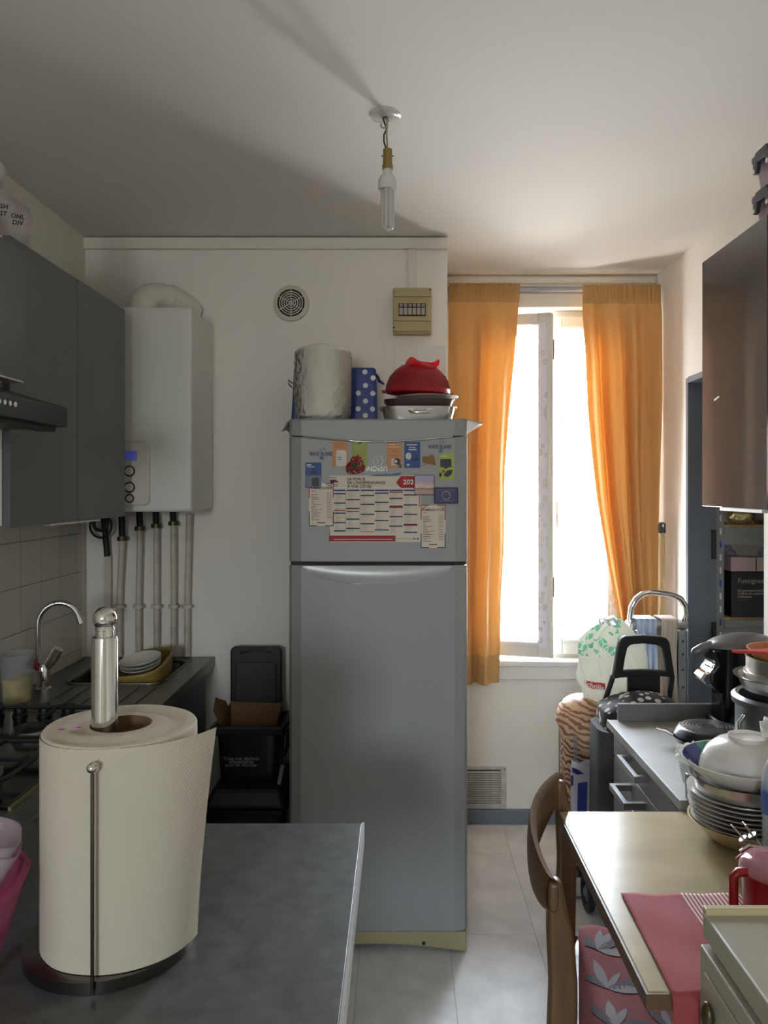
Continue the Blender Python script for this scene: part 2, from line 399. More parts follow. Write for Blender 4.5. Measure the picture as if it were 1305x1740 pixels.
for xx in (-1.148, -1.082, -1.012, -0.944):
    MB().lathe([(1e-5, 0), (0.021, 0), (0.021, 0.006), (0.017, 0.008), (0.019, 0.03), (0.017, 0.034), (1e-5, 0.034)], (xx, 2.245, 0.912), 20).build('knob', black_m, hb, smooth=1)
# --- sink unit
sk = thing('sink_unit', 'stainless steel sink unit with drainer below the boiler pipes', 'sink', (-0.98, 2.7, 0))
bx0, bx1, by0, by1 = -1.13, -0.81, 2.66, 3.00
M_ = MB(); X0, X1, Y0, Y1, zt, zb = XL+0.002, -0.73, 2.332, 3.095, 0.90, 0.862
xs_ = [X0, bx0, bx1, X1]; ys_ = [Y0, by0, by1, Y1]
for i in range(3):
    for j in range(3):
        if (i, j) != (1, 1): M_.box(xs_[i], xs_[i+1], ys_[j], ys_[j+1], zb, zt)
M_.build('worktop', ss_m, sk, bevel=0.003)
def basin(u, v):
    a = 2*PI*u; k = 1-0.12*v
    def se(c, s): 
        n = 4.0; r = (abs(c)**n+abs(s)**n)**(-1/n); return r*c, r*s
    cx, cy = se(math.cos(a), math.sin(a))
    if v > 0.8: k *= (1-v)/0.2
    return ((bx0+bx1)/2+cx*(bx1-bx0)/2*k*1.01, (by0+by1)/2+cy*(by1-by0)/2*k*1.01, 0.9005-0.16*min(1, v/0.8))
MB().grid(basin, 32, 10, closeu=True).build('basin', ss_m, sk, smooth=60)
MB().tube([(p[0], p[1], 0.902) for p in rrect(bx0-0.006, bx1+0.006, by0-0.006, by1+0.006, 0.05, 6)], 0.004, 6, closed=True).build('basin_rim', ss_m, sk, smooth=60)
for i in range(6):
    MB().box(-1.10+i*0.055, -1.085+i*0.055, 2.40, 2.62, 0.90, 0.9035).build('drainer_rib', ss_m, sk, bevel=0.001)
MB().box(XL+0.002, -0.77, 2.336, 3.06, 0.09, 0.72).build('cabinet_body', dark_cab, sk)
MB().box(-0.79, -0.77, 2.336, 3.06, 0.72, 0.862).build('apron', dark_cab, sk)
for y0, y1 in ((2.342, 2.692), (2.70, 3.052)):
    d_ = MB().box(-0.77, -0.752, y0, y1, 0.10, 0.845).build('door', dark_cab, sk, bevel=0.002)
    MB().box(-0.752, -0.737, y1-0.03 if y0 < 2.5 else y0+0.02, y1-0.02 if y0 < 2.5 else y0+0.03, 0.66, 0.78).build('handle', alu_m, d_)
MB().box(XL+0.002, -0.81, 2.34, 3.05, 0, 0.09).build('plinth', black_m, sk)
# faucet
fa = thing('kitchen_faucet', 'chrome swan-neck mixer faucet beside the sink', 'faucet', (-1.17, 2.585, 0.90))
MB().lathe([(1e-5, 0), (0.026, 0), (0.026, 0.006), (0.02, 0.012), (0.02, 0.075), (0.016, 0.085), (1e-5, 0.085)], (-1.17, 2.585, 0.9005), 24).build('faucet_body', chrome_m, fa, smooth=1)
sp = [(-1.185, 2.585, 0.975), (-1.187, 2.585, 1.02), (-1.187, 2.585, 1.10)]
sp += [(-1.187+0.062*(1-math.cos(a)), 2.585+0.03*(1-math.cos(a))/2, 1.115+0.068*math.sin(a)) for a in [PI*i/12*0.93 for i in range(13)]]
MB().tube(sp, 0.0095, 12).build('spout', chrome_m, fa, smooth=1)
e = Vector(sp[-1]); dd = (Vector(sp[-1])-Vector(sp[-2])).normalized()
MB().tube([e-dd*0.004, e+dd*0.018], 0.0125, 14).build('aerator', chrome_m, fa, smooth=1)
MB().tube([(-1.165, 2.585, 0.965), (-1.14, 2.585, 1.0), (-1.12, 2.585, 1.035)], [0.012, 0.017, 0.0165], 14).build('tap_knob', chrome_m, fa, smooth=1)
MB().tube([(-1.18, 2.575, 0.975), (-1.205, 2.56, 1.0)], [0.012, 0.014], 12).build('tap_knob', mat('red_cap', (120, 22, 24), 0.4), fa, smooth=1)
# clear tub with yellow contents
tub_m = mat('clear_plastic', (190, 194, 198), 0.15, alpha=0.22)
tu = thing('plastic_tub', 'clear plastic tub half full of yellow sponges beside the faucet', 'tub', (-1.17, 2.44, 0.90))
MB().lathe([(1e-5, 0.004), (0.036, 0.004), (0.040, 0.075), (1e-5, 0.085)], (-1.185, 2.44, 0.9), 20, 1.0, 1.3).build('contents', mat('yellow_sponge', (196, 172, 40), 0.8, var=(30, 0.15)), tu, smooth=1)
MB().lathe([(1e-5, 0), (0.038, 0), (0.046, 0.15), (0.048, 0.15), (0.04, -0.001)], (-1.185, 2.44, 0.9005), 20, 1.0, 1.3).build('tub_wall', tub_m, tu, smooth=1)
# things in the sink
yel_m = mat('ochre_plastic', (150, 128, 62), 0.45)
dp = thing('washing_up_bowl', 'ochre plastic washing-up bowl leaning in the sink', 'bowl', (-0.90, 2.84, 0.75))
def wb(u, v):
    a = 2*PI*u; n = 3.5; c, s = math.cos(a), math.sin(a); r = (abs(c)**n+abs(s)**n)**(-1/n)
    k = 0.80+0.2*v if v > 0.12 else (0.80+0.024)*v/0.12
    return (r*c*0.085*k, r*s*0.14*k, 0.0 if v < 0.12 else 0.10*(v-0.12)/0.88)
MB().grid(wb, 36, 9, closeu=True).xf(Matrix.Translation((-0.905, 2.83, 0.845)) @ Matrix.Rotation(-0.12, 4, 'Y') @ Matrix.Rotation(0.14, 4, 'X')).build('bowl_wall', yel_m, dp, smooth=50, solid=0.004)
plate_m = mat('porcelain', (214, 210, 200), 0.2)
plate_p = [(1e-5, 0.0), (0.055, 0.0), (0.075, 0.006), (0.105, 0.018), (0.106, 0.021), (0.074, 0.010), (0.054, 0.004), (1e-5, 0.004)]
for k in range(3):
    o = MB().lathe([(r*0.66, h) for r, h in plate_p], (0, 0, 0), 32).xf(Matrix.Translation((-0.915, 2.79, 0.918+0.012*k)) @ Matrix.Rotation(-0.10, 4, 'Y') @ Matrix.Rotation(0.16, 4, 'X')).build('plate', plate_m, smooth=1)
    tag(o, 'white plate in the ochre washing-up bowl, %s of three' % ('lowest', 'middle', 'topmost')[k], 'plate', 'plates in the sink')
gl = tag(MB().lathe([(1e-5, 0), (0.028, 0), (0.034, 0.09), (0.032, 0.09), (0.026, 0.004), (1e-5, 0.004)], (-1.055, 2.78, 0.795), 24).build('drinking_glass', mat('glassware', (220, 225, 225), 0.08, alpha=0.4), smooth=1), 'small drinking glass standing in the sink', 'glass')
cu = tag(MB().lathe([(1e-5, 0), (0.03, 0), (0.045, 0.07), (0.043, 0.07), (0.028, 0.004), (1e-5, 0.004)], (-1.045, 2.89, 0.82), 24).build('coffee_cup', plate_m, smooth=1), 'white cup standing in the sink behind the glass', 'cup')

# --- wall cabinets on the left
def wall_cab(name, label, x_back, x_face, y0, y1, z0, z1, splits, sgn, group=None, strips=()):
    """sgn +1: faces +x (left wall). carcass + doors 18 mm"""
    t = thing(name, label, 'cabinet', ((x_back+x_face)/2, (y0+y1)/2, z0), group)
    xd = x_face-sgn*0.018
    MB().box(min(x_back, xd-sgn*0.001), max(x_back, xd-sgn*0.001), y0, y1, z0+0.001, z1).build('carcass', carc_m, t)
    for a, b in zip(splits[:-1], splits[1:]):
        MB().box(min(xd, x_face), max(xd, x_face), a+0.0015, b-0.0015, z0-0.004, z1).build('door', grey_door, t, bevel=0.0012)
    return t
c1 = wall_cab('wall_cabinet', 'tall grey two-door wall cabinet beside the white boiler', XL+0.001, -0.941, 1.90, 2.70, 1.469, 2.171, [1.90, 2.30, 2.70], 1)
for a, b in ((2.13, 2.295), (2.305, 2.47)):
    MB().box(-0.962, -0.938, a, b, 1.459, 1.4645).build('grip_strip', mat('pale_strip', (196, 194, 186), 0.4), c1)
c2 = wall_cab('wall_cabinet', 'short grey wall cabinet above the black extractor hood', XL+0.001, -0.90, 1.30, 1.898, 1.820, 2.127, [1.30, 1.898], 1)
MB().box(-0.935, -0.897, 1.35, 1.88, 1.811, 1.8155).build('grip_strip', MATS['pale_strip'], c2)
# hood
hd_m = mat('hood_black', (30, 30, 31), 0.38)
hd = thing('extractor_hood', 'black slanted extractor hood with white buttons above the hob', 'hood', (-1.02, 1.58, 1.70))
MB().box(XL+0.001, -0.795, 1.285, 1.885, 1.706, 1.752).build('canopy_rim', hd_m, hd, bevel=0.002)
MB().frus((XL+0.001, -0.797, 1.287, 1.883, 1.7525), (XL+0.001, -0.935, 1.40, 1.80, 1.797)).build('canopy', hd_m, hd)
MB().box(-1.20, -0.95, 1.45, 1.78, 1.796, 1.812).build('neck', black_m, hd)
for i in range(5):
    MB().sphere((-0.7935, 1.540+i*0.0215, 1.733), 0.0055, 12, 8, (0.5, 1, 1)).build('button', mat('button_white', (236, 236, 232), 0.3), hd, smooth=60)
MB().box(-1.20, -0.85, 1.33, 1.84, 1.698, 1.706).build('filter', mat('filter_mesh', (70, 72, 68), 0.5, 0.6), hd)
MB().box(-0.85, -0.815, 1.40, 1.865, 1.694, 1.706).build('lamp_strip', black_m, hd)
# plastic carrier bag on the cabinet
bagw = mat('thin_white_plastic', (226, 220, 222), 0.35, transl=(0.4, (228, 222, 224)), alpha=0.55, bump=(25, 0.9))
bg_t = thing('carrier_bag', 'knotted see-through carrier bag with black capitals on the grey cabinet', 'bag', (-1.07, 2.04, 2.172))
def crump(c, rx, ry, h, seed, kn=1.0, top=0.2):
    rnd = random.Random(seed); ph = [rnd.uniform(0, 6.28) for _ in range(8)]
    def fn(u, v):
        a = 2*PI*u
        prof = (0.85+0.3*math.sin(PI*min(1, v/0.8)*0.9)) if v < 0.75 else (1.05*(1-(v-0.75)/0.25)**0.7*(1-top)+top)
        if v == 0: prof = 0.0
        w = 1+kn*(0.05*math.sin(3*a+ph[0]+4*v)+0.04*math.sin(7*a+ph[1]-6*v)+0.025*math.sin(13*a+ph[2]+9*v)+0.02*math.sin(17*v+ph[3]+2*a)+0.02*math.sin(19*a+ph[4]+14*v)*(kn-0.6))
        return (c[0]+rx*prof*w*math.cos(a), c[1]+ry*prof*w*math.sin(a), c[2]+h*v)
    return fn
MB().grid(crump((-1.088, 2.02, 2.172), 0.118, 0.13, 0.165, 3), 48, 20, closeu=True).build('bag_body', bagw, bg_t, smooth=80)
MB().sphere((-1.038, 2.02, 2.372), 0.028, 14, 9, (0.9, 1, 1.1)).tube([(-1.05, 2.02, 2.325), (-1.04, 2.02, 2.352)], [0.04, 0.018], 12).tube([(-1.038, 2.02, 2.395), (-1.042, 2.02, 2.43)], [0.012, 0.018], 8).build('knot', mat('knot_plastic', (226, 222, 218), 0.5, transl=(0.3, (226, 222, 218)), bump=(40, 0.8)), bg_t, smooth=80)
MB().box(-1.14, -1.03, 1.97, 2.07, 2.173, 2.26).build('contents', mat('mauve_packet', (150, 118, 116), 0.6), bg_t)
for s_, px_, py_ in (('SH', 7, 351), ('ST', 6, 363), ('ONL', 30, 368), ('DIV', 30, 379)):
    txt(s_, 0.0155, P(px_, py_, 1.885), ink_m, bg_t, rot=-0.16, name='lettering')

# --- boiler
bo = thing('gas_boiler', 'white wall-hung gas boiler with control panel and blue display', 'boiler', (-0.954, 2.95, 1.477))
boil_m = mat('boiler_enamel', (216, 216, 208), 0.3)
MB().box(-1.17, -0.738, 2.79, YP, 1.477, 2.205).build('casing', boil_m, bo, bevel=0.012, seg=3)
pan_m = mat('panel_cream', (206, 200, 186), 0.4)
cp = MB().prism(rrect(-1.03, -0.884, 1.50, 1.728, 0.02, 5), 'y', 2.775, 2.792).build('control_panel', pan_m, bo, bevel=0.005)
MB().box(-1.0, -0.926, 2.7735, 2.776, 1.658, 1.692).build('display', mat('lcd_blue', (104, 112, 190), 0.3, emit=((90, 100, 220), 0.12)), cp)
for zz, rr in ((1.621, 0.0155), (1.564, 0.0155), (1.525, 0.012)):
    k = MB().lathe([(rr, 0), (rr+0.004, 0), (rr+0.004, -0.003), (rr, -0.003), (rr, 0)], (-0.952, 2.775, zz), 24, axis='y').build('dial_ring', ink_m, cp, smooth=1)
    MB().lathe([(1e-5, -0.008), (rr*0.85, -0.008), (rr, 0.0), (1e-5, 0.0)], (-0.952, 2.775, zz), 24, axis='y').build('dial', pan_m, cp, smooth=1)
flue_m = mat('flue_white', (222, 218, 206), 0.35)
fl = [(-0.958, 2.94, 2.206), (-0.958, 2.94, 2.235)]
fl += [(-0.958+0.052*(1-math.cos(a)), 2.94+0.06*(1-math.cos(a)), 2.235+0.052*math.sin(a)) for a in [PI/2*i/8 for i in range(1, 9)]]
fl += [(-0.88, 3.02, 2.285), (-0.855, 3.05, 2.277), (-0.835, 3.08, 2.262), (-0.825, 3.105, 2.25)]
MB().tube(fl, 0.052, 24).build('flue', flue_m, bo, smooth=1)
MB().lathe([(0.052, 0), (0.056, 0), (0.056, 0.022), (0.052, 0.022), (0.052, 0)], (-0.958, 2.94, 2.2055), 24).build('flue_collar', flue_m, bo, smooth=1)
rp = Vector(fl[10]); rd_ = (Vector(fl[11])-Vector(fl[9])).normalized()
MB().tube([rp-rd_*0.006, rp+rd_*0.006], 0.0555, 24).build('flue_joint', flue_m, bo, smooth=1)
MB().box(-1.005, -0.965, 2.878, 2.892, 2.205, 2.219).build('clip', mat('brown_clip', (70, 54, 44), 0.5), bo)
# pipes below, each its own
pipe_m = mat('painted_pipe', (196, 190, 172), 0.5, var=(14, 0.1))
hose_m = mat('black_hose', (22, 22, 24), 0.5)
ends = (207, 237, 265, 294, 321); names = ('second', 'third', 'fourth', 'fifth', 'rightmost')
for i, px_ in enumerate(ends):
    x_ = (px_-680)/F*3.07; dx = (-6, -3, 0, 0, -4)[i]/F*3.07
    pt = thing('boiler_pipe', 'white painted water pipe under the boiler, %s from the corner' % names[i] if i < 4 else 'white painted water pipe under the boiler, farthest from the corner', 'pipe', (x_, 3.07, 0.9), 'pipes under the boiler')
    ztop = (1.36, 1.40, 1.41, 1.42, 1.462)[i]
    MB().tube([(x_+dx, 3.08, 0.906), (x_+dx, 3.08, 1.10), (x_, 3.075, ztop)], 0.0115, 12).build('pipe', pipe_m, pt, smooth=60)
    MB().tube([(x_+dx, 3.08, 1.094), (x_+dx, 3.08, 1.106)], 0.021, 14).box(x_+dx-0.005, x_+dx+0.005, 3.09, YP, 1.094, 1.106).build('clip', pipe_m, pt, smooth=40)
    if i < 4:
        MB().tube([(x_, 3.075, ztop-0.004), (x_, 3.075, ztop+0.012)], 0.02, 10).build('union_nut', mat('brass_nut', (92, 84, 60), 0.4, 0.8), pt, smooth=40)
        MB().tube([(x_, 3.075, ztop+0.01), (x_+0.002, 3.06, 1.478)], 0.0125, 10).build('hose', hose_m, pt, smooth=60)
x_ = (180-680)/F*3.07
cd = thing('cable_duct', 'white cable duct with black coiled flex in the boiler corner', 'duct', (x_, 3.08, 0.9))
MB().box(x_-0.013, x_+0.013, 3.085, YP, 0.905, 1.30).build('duct', pipe_m, cd, bevel=0.002)
MB().tube([(x_, 3.085, 1.295), (x_-0.004, 3.08, 1.36), (x_-0.01, 3.07, 1.47)], 0.012, 10).build('flex', hose_m, cd, smooth=60)
MB().tube([(x_-0.016+0.042*math.cos(a), 3.06+0.004*math.sin(2*a), 1.412+0.044*math.sin(a)) for a in [2*PI*i/24 for i in range(24)]], 0.0045, 8, closed=True).build('flex_loop', hose_m, cd, smooth=60)
MB().tube([(x_-0.014+0.026*math.cos(a), 3.05, 1.425+0.028*math.sin(a)) for a in [2*PI*i/24 for i in range(24)]], 0.007, 8, closed=True).build('flex_loop', hose_m, cd, smooth=60)

# ================================================================ PARTITION WALL FITTINGS
vm = mat('vent_cream', (208, 202, 186), 0.45)
vt = thing('air_vent', 'round cream air vent grille with rings on the partition wall', 'vent', (-0.429, 3.1, 2.289))
vc = (-0.429, YP, 2.289)
MB().disc((vc[0], YP-0.006, vc[2]), 0.058, 'y', 0.005, 32).build('backing', mat('vent_dark', (52, 48, 40), 0.9), vt)
MB().lathe([(0.054, -0.014), (0.070, -0.010), (0.072, 0), (0.054, 0), (0.054, -0.014)], vc, 40, axis='y').build('rim', vm, vt, smooth=1)
for r in (0.009, 0.018, 0.027, 0.036, 0.045):
    MB().lathe([(r-0.0018, -0.013), (r+0.0018, -0.013), (r+0.0018, -0.006), (r-0.0018, -0.006), (r-0.0018, -0.013)], vc, 32, axis='y').build('ring', vm, vt)
for a in [PI/6+i*PI/3 for i in range(3)]:
    c, s = math.cos(a), math.sin(a)
    MB().box(-0.055, 0.055, -0.0145, -0.008, -0.0012, 0.0012).xf(Matrix.Translation(vc) @ Matrix.Rotation(-a, 4, 'Y')).build('spoke', vm, vt)
tag(MB().box(0.031, 0.064, YP-0.018, YP, 2.34, ZC-0.051).build('cable_trunking', trim_m, bevel=0.002), 'white cable trunking running from the fuse box up to the ceiling', 'trunking')
fbm = mat('aged_ivory_plastic', (176, 160, 112), 0.5, var=(6, 0.06))
fb = thing('fuse_box', 'yellowed ivory fuse box with six breakers beside the curtain', 'fuse box', (0.045, 3.08, 2.155))
y_ = 3.05; f = y_/F
fx = lambda p: (p-680)*f
fz = lambda p: EYE+(830-p)*f
MB().box(fx(667.5), fx(733), y_+0.008, YP, fz(566), fz(489)).build('housing', fbm, fb, bevel=0.004)
MB().box(fx(669), fx(732.5), y_-0.004, y_+0.008, fz(504), fz(489.5)).build('cover_panel', fbm, fb, bevel=0.002)
MB().box(fx(669), fx(732), y_-0.004, y_+0.008, fz(563), fz(546)).build('cover_panel', fbm, fb, bevel=0.002)
MB().box(fx(669), fx(732), y_+0.002, y_+0.009, fz(545), fz(537)).build('cover_panel', fbm, fb, bevel=0.001)
MB().box(fx(696), fx(707), y_-0.007, y_-0.003, fz(499.5), fz(494)).build('name_plate', fbm, fb)
MB().box(fx(677.5), fx(723.5), y_+0.004, y_+0.009, fz(537), fz(515)).build('breaker_slot', mat('slot_dark', (48, 38, 32), 0.8), fb)
brk = mat('breaker_grey', (172, 160, 150), 0.5)
for i in range(6):
    a = 678.7+7.45*i
    b_ = MB().box(fx(a), fx(a+6.0), y_-0.001, y_+0.006, fz(534.5), fz(523)).build('breaker', brk, fb)
    MB().box(fx(a+0.4), fx(a+5.8), y_-0.006, y_+0.006, fz(521.6), fz(517)).build('switch', mat('switch_grey', (150, 142, 134), 0.4), b_)
for a, b in ((731, 493), (669.5, 557)):
    MB().disc((fx(a), y_-0.005, fz(b)), 0.0032, 'y', 0.003, 12).build('screw', ink_m, fb)
tag(MB().box(-0.021, 0.178, YP-0.006, YP, 1.80, 2.122).build('cover_plate', mat('cover_white', (222, 219, 210), 0.45), bevel=0.001), 'blank white cover plate on the wall behind the red colander', 'panel')

# ================================================================ FRIDGE
fr_m = mat('silver_enamel', (154, 155, 153), 0.5, 0.1)
fr = thing('fridge_freezer', 'silver two-door fridge freezer covered in magnets', 'fridge', (-0.074, 2.86, 0))
FX0, FX1, FY = -0.374, 0.226, 2.636
def door_profile(y_front):
    b = 0.043
    pts = [(FX0, y_front+0.06), (FX0, y_front+0.022)]
    pts += [(FX0+0.010, y_front+0.010), (FX0+b, y_front)]
    pts += [(FX1-b, y_front), (FX1-0.010, y_front+0.010), (FX1, y_front+0.022), (FX1, y_front+0.06)]
    return pts
MB().box(FX0+0.006, FX1-0.006, FY+0.06, 3.085, 0.06, 1.785).build('cabinet', mat('fridge_side', (160, 161, 160), 0.4), fr, bevel=0.004)
MB().prism(door_profile(FY), 'z', 0.078, 1.303).build('fridge_door', fr_m, fr, bevel=0.004)
# freezer door: its top edge sags in a smile, the lid moulding above follows it
def smile(x): 
    t = (x-FX0)/(FX1-FX0); return 1.7365-0.021*math.sin(PI*min(1, max(0, t)))**1.3
def sag(name, lower, z_flat, yf, m):
    n = 24; mb = MB(); prof = []
    xs = [FX0, FX0+0.010, FX0+0.043]+[FX0+0.043+(FX1-FX0-0.086)*i/n for i in range(1, n)]+[FX1-0.043, FX1-0.010, FX1]
    ys = [yf+0.022, yf+0.010, yf]+[yf]*(n-1)+[yf, yf+0.010, yf+0.022]
    k = len(xs); vs = []
    for x, y in zip(xs, ys):
        s_ = smile(x)-0.0018 if lower else smile(x)+0.0018
        vs += [(x, y, s_), (x, y, z_flat), (x, FY+0.06, s_), (x, FY+0.06, z_flat)]
    fs = []
    for i in range(k-1):
        a, b = i*4, i*4+4
        fs += [(a, b, b+1, a+1), (a+2, a+3, b+3, b+2), (a, a+2, b+2, b), (a+1, b+1, b+3, a+3)]
    fs += [(0, 1, 3, 2), (k*4-4, k*4-2, k*4-1, k*4-3)]
    return mb.add(vs, fs).build(name, m, fr, bevel=0.003)
sag('freezer_door', True, 1.315, FY, fr_m)
sag('top_moulding', False, 1.7905, FY+0.002, fr_m)
MB().tube([(FX0+0.05+(FX1-FX0-0.10)*i/24, FY+0.0015, smile(FX0+0.05+(FX1-FX0-0.10)*i/24)+0.001) for i in range(25)], 0.0028, 6).build('handle_lip', mat('lip_chrome', (205, 206, 205), 0.2, 0.6), fr, smooth=60)
MB().box(FX0+0.004, FX1-0.004, FY+0.03, FY+0.06, 1.302, 1.316).build('gasket', mat('gasket_grey', (52, 52, 52), 0.7), fr)
# crescent finger grip on top of the fridge door
cr = MB(); n = 28
def cres(u, v):
    x = FX0+0.045+(FX1-FX0-0.09)*u; dz = 0.062*math.sin(PI*u)**0.55
    return (x, FY-0.0005-0.006*math.sin(PI*v)*math.sin(PI*u), 1.300-dz*v)
cr.grid(cres, n, 6).build('finger_grip', mat('grip_silver', (176, 177, 176), 0.3, 0.15), fr, smooth=80)
MB().tube([(FX0+0.045+(FX1-FX0-0.09)*i/28, FY-0.001, 1.300-0.062*math.sin(PI*i/28)**0.55) for i in range(29)], 0.0016, 6).build('grip_edge', MATS['lip_chrome'], fr, smooth=60)
pl_m = mat('aged_cream_plinth', (168, 158, 118), 0.5)
pts = []
for i in range(17):
    t = i/16; pts.append((FX0+0.004+(FX1-FX0-0.008)*t, 0.004+0.026*math.sin(PI*t)))
pts = pts+[(FX1-0.004, 0.072), (FX0+0.004, 0.072)]
MB().prism(pts, 'y', FY+0.012, FY+0.06).build('plinth', pl_m, fr, bevel=0.003)
MB().box(FX0+0.01, FX1-0.01, FY+0.07, 3.08, 0.0, 0.06).build('base', black_m, fr)
MB().disc(P(720, 1603, FY+0.010), 0.006, 'y', 0.004, 12).build('plinth_hole', ink_m, fr)
# maker's mark: broken circle with an i, and the word
lg = mat('logo_silver', (238, 238, 234), 0.3)
lc = P(642, 783, FY-0.0008); rr = 8.4/F*FY
MB().tube(arc(lc, rr, math.radians(58), math.radians(58)-math.radians(296), 26), 0.0012, 6).tube([lc+Vector((0, 0, -0.009)), lc+Vector((0, 0, 0.006))], 0.0012, 6).sphere(lc+Vector((0, 0, 0.016)), 0.0014, 8, 6).build('emblem', lg, fr)
txt('iNDeSiT', 0.023, P(641, 797, FY-0.0008), lg, fr, name='emblem_lettering', sx=0.9, bold=0.008)
# cloth on top
clm = mat('white_oilcloth', (206, 203, 196), 0.35, transl=(0.3, (206, 203, 196)))
ZT = 1.7915
def cloth(u, v):
    # u across x with an overhang at both ends, v in depth
    L_ = 0.07; span = FX1-FX0; s_ = -L_+u*(span+2*L_); y = FY+0.015+0.43*v
    w = 0.004*math.sin(9*v+3*u)
    if s_ < 0: return (FX0-0.004+0.35*s_*(0.5 if v > 0.4 else 0.9)+w, y, ZT+0.0015+s_*0.62*(1-0.35*math.sin(5*v)))
    if s_ > span: 
        q = s_-span; return (FX1+0.004+q*0.72*(1-0.8*v), y-0.0, ZT+0.0015-q*0.5*(0.4+0.6*v))
    return (FX0+s_, y, ZT+0.0015)
tag(MB().grid(cloth, 40, 10).build('fridge_cloth', clm, smooth=60, solid=0.0012), 'white oilcloth draped over the top of the fridge', 'cloth')

# --- things on the fridge
pr = thing('paper_roll_pack', 'large white paper roll in crinkled clear wrapping on the fridge', 'paper roll', (-0.274, 2.80, 1.795))
def rollp(u, v):
    a = 2*PI*u; R = 0.099; z = v*0.268
    k = [ (0, 0), (0.02, 0.86), (0.06, 0.955), (0.14, 0.985), (0.5, 1.0), (0.84, 0.995), (0.93, 0.97), (0.97, 0.90), (1, 0.55)]
    r = R*lerp_pts(k, v)*(1+0.006*math.sin(11*a+8*v)+0.004*math.sin(23*a-13*v))
    return (-0.274+r*math.cos(a), 2.80+r*math.sin(a), 1.7955+z*(1+0.008*math.sin(3*a)))
MB().grid(rollp, 56, 40, closeu=True).build('roll', mat('tissue_white', (222, 218, 206), 0.7, var=(5, 0.03)), pr, smooth=70)
def rollw(u, v):
    p = rollp(u, 0.03+0.9*v); a = 2*PI*u; r = 0.0022+0.0012*math.sin(31*a+17*v)+0.001*math.sin(57*v+9*a)
    return (p[0]+r*math.cos(a), p[1]+r*math.sin(a), p[2])
def wrap_mat():
    m = bpy.data.materials.new('clear_wrap'); m.use_nodes = True; nt = m.node_tree; N = nt.nodes; L = nt.links; N.remove(N['Principled BSDF'])
    tr = N.new('ShaderNodeBsdfTransparent'); g_ = N.new('ShaderNodeBsdfGlossy'); g_.inputs['Roughness'].default_value = 0.12
    t = N.new('ShaderNodeTexNoise'); t.inputs['Scale'].default_value = 55; bp = N.new('ShaderNodeBump'); bp.inputs['Strength'].default_value = 1.0; bp.inputs['Distance'].default_value = 0.012
    tc = N.new('ShaderNodeTexCoord'); L.new(tc.outputs['Object'], t.inputs['Vector']); L.new(t.outputs['Fac'], bp.inputs['Height']); L.new(bp.outputs[0], g_.inputs['Normal'])
    lw = N.new('ShaderNodeLayerWeight'); lw.inputs['Blend'].default_value = 0.25; L.new(bp.outputs[0], lw.inputs['Normal'])
    mx = N.new('ShaderNodeMixShader'); L.new(lw.outputs['Fresnel'], mx.inputs[0]); L.new(tr.outputs[0], mx.inputs[1]); L.new(g_.outputs[0], mx.inputs[2]); L.new(mx.outputs[0], N['Material Output'].inputs['Surface'])
    return m
wrap_m = wrap_mat()
MB().grid(rollw, 56, 40, closeu=True).build('wrapping', wrap_m, pr, smooth=70)
pb = thing('polka_dot_bag', 'blue oilcloth bag with white dots behind the paper roll', 'bag', (-0.25, 2.97, 1.793))
blu_m = mat('blue_oilcloth', (40, 66, 140), 0.4, bump=(12, 0.3))
MB().frus((-0.405, -0.083, 2.91, 3.03, 1.794), (-0.395, -0.09, 2.925, 3.02, 2.01)).build('bag_body', blu_m, pb, bevel=0.012, seg=3)
for a, b in ((621, 655), (609, 668), (633.5, 668.5), (621, 681.5), (608.5, 694.5), (633, 695), (634, 642), (620, 632), (621, 706)):
    yy = 2.9195-0.015*(1-(P(a, b, 2.91).z-1.794)/0.216)-0.003
    MB().disc(P(a, b, yy), 0.0095, 'y', 0.0035, 16).build('dot', white_ink, pb)
MB().tube([(-0.092, 2.95, 1.985), (-0.082, 2.93, 1.972), (-0.078, 2.92, 1.958), (-0.06, 2.91, 1.945)], [0.006, 0.005, 0.006, 0.003], 8).build('drawstring', mat('navy_cord', (28, 34, 78), 0.7), pb, smooth=60)
MB().tube([(-0.40, 2.93, 1.95), (-0.414, 2.92, 1.962), (-0.412, 2.92, 1.945), (-0.402, 2.93, 1.935)], 0.0025, 6).build('drawstring', MATS['navy_cord'], pb, smooth=60)
rt = thing('roasting_dish', 'stainless roasting dish with wire handle at the bottom of the fridge-top stack', 'dish', (0.06, 2.77, 1.795))
def tray(x0, x1, y0, y1, z0, z1, fl_, n=3.0):
    def fn(u, v):
        a = 2*PI*u; c, s = math.cos(a), math.sin(a); r = (abs(c)**6+abs(s)**6)**(-1/6)
        k = v/0.2*0.92 if v < 0.2 else 0.92+0.08*(v-0.2)/0.6 if v < 0.8 else 1.0+fl_*(v-0.8)/0.2
        z = z0 if v < 0.2 else z0+(z1-z0)*min(1, (v-0.2)/0.6)
        return ((x0+x1)/2+r*c*(x1-x0)/2*k, (y0+y1)/2+r*s*(y1-y0)/2*k, z)
    return fn
MB().grid(tray(-0.063, 0.188, 2.665, 2.90, 1.7955, 1.838, 0.06), 48, 10, closeu=True).build('dish_wall', steel_m, rt, smooth=50, solid=0.0015)
hp = [(0.03, 2.667, 1.823), (0.036, 2.655, 1.819), (0.045, 2.652, 1.817), (0.088, 2.652, 1.817), (0.097, 2.655, 1.819), (0.103, 2.667, 1.823)]
MB().tube(hp, 0.005, 10).build('handle', chrome_m, rt, smooth=60)
MB().disc((0.035, 2.661, 1.823), 0.009, 'y', 0.004).disc((0.099, 2.661, 1.823), 0.009, 'y', 0.004).build('handle_plate', chrome_m, rt)
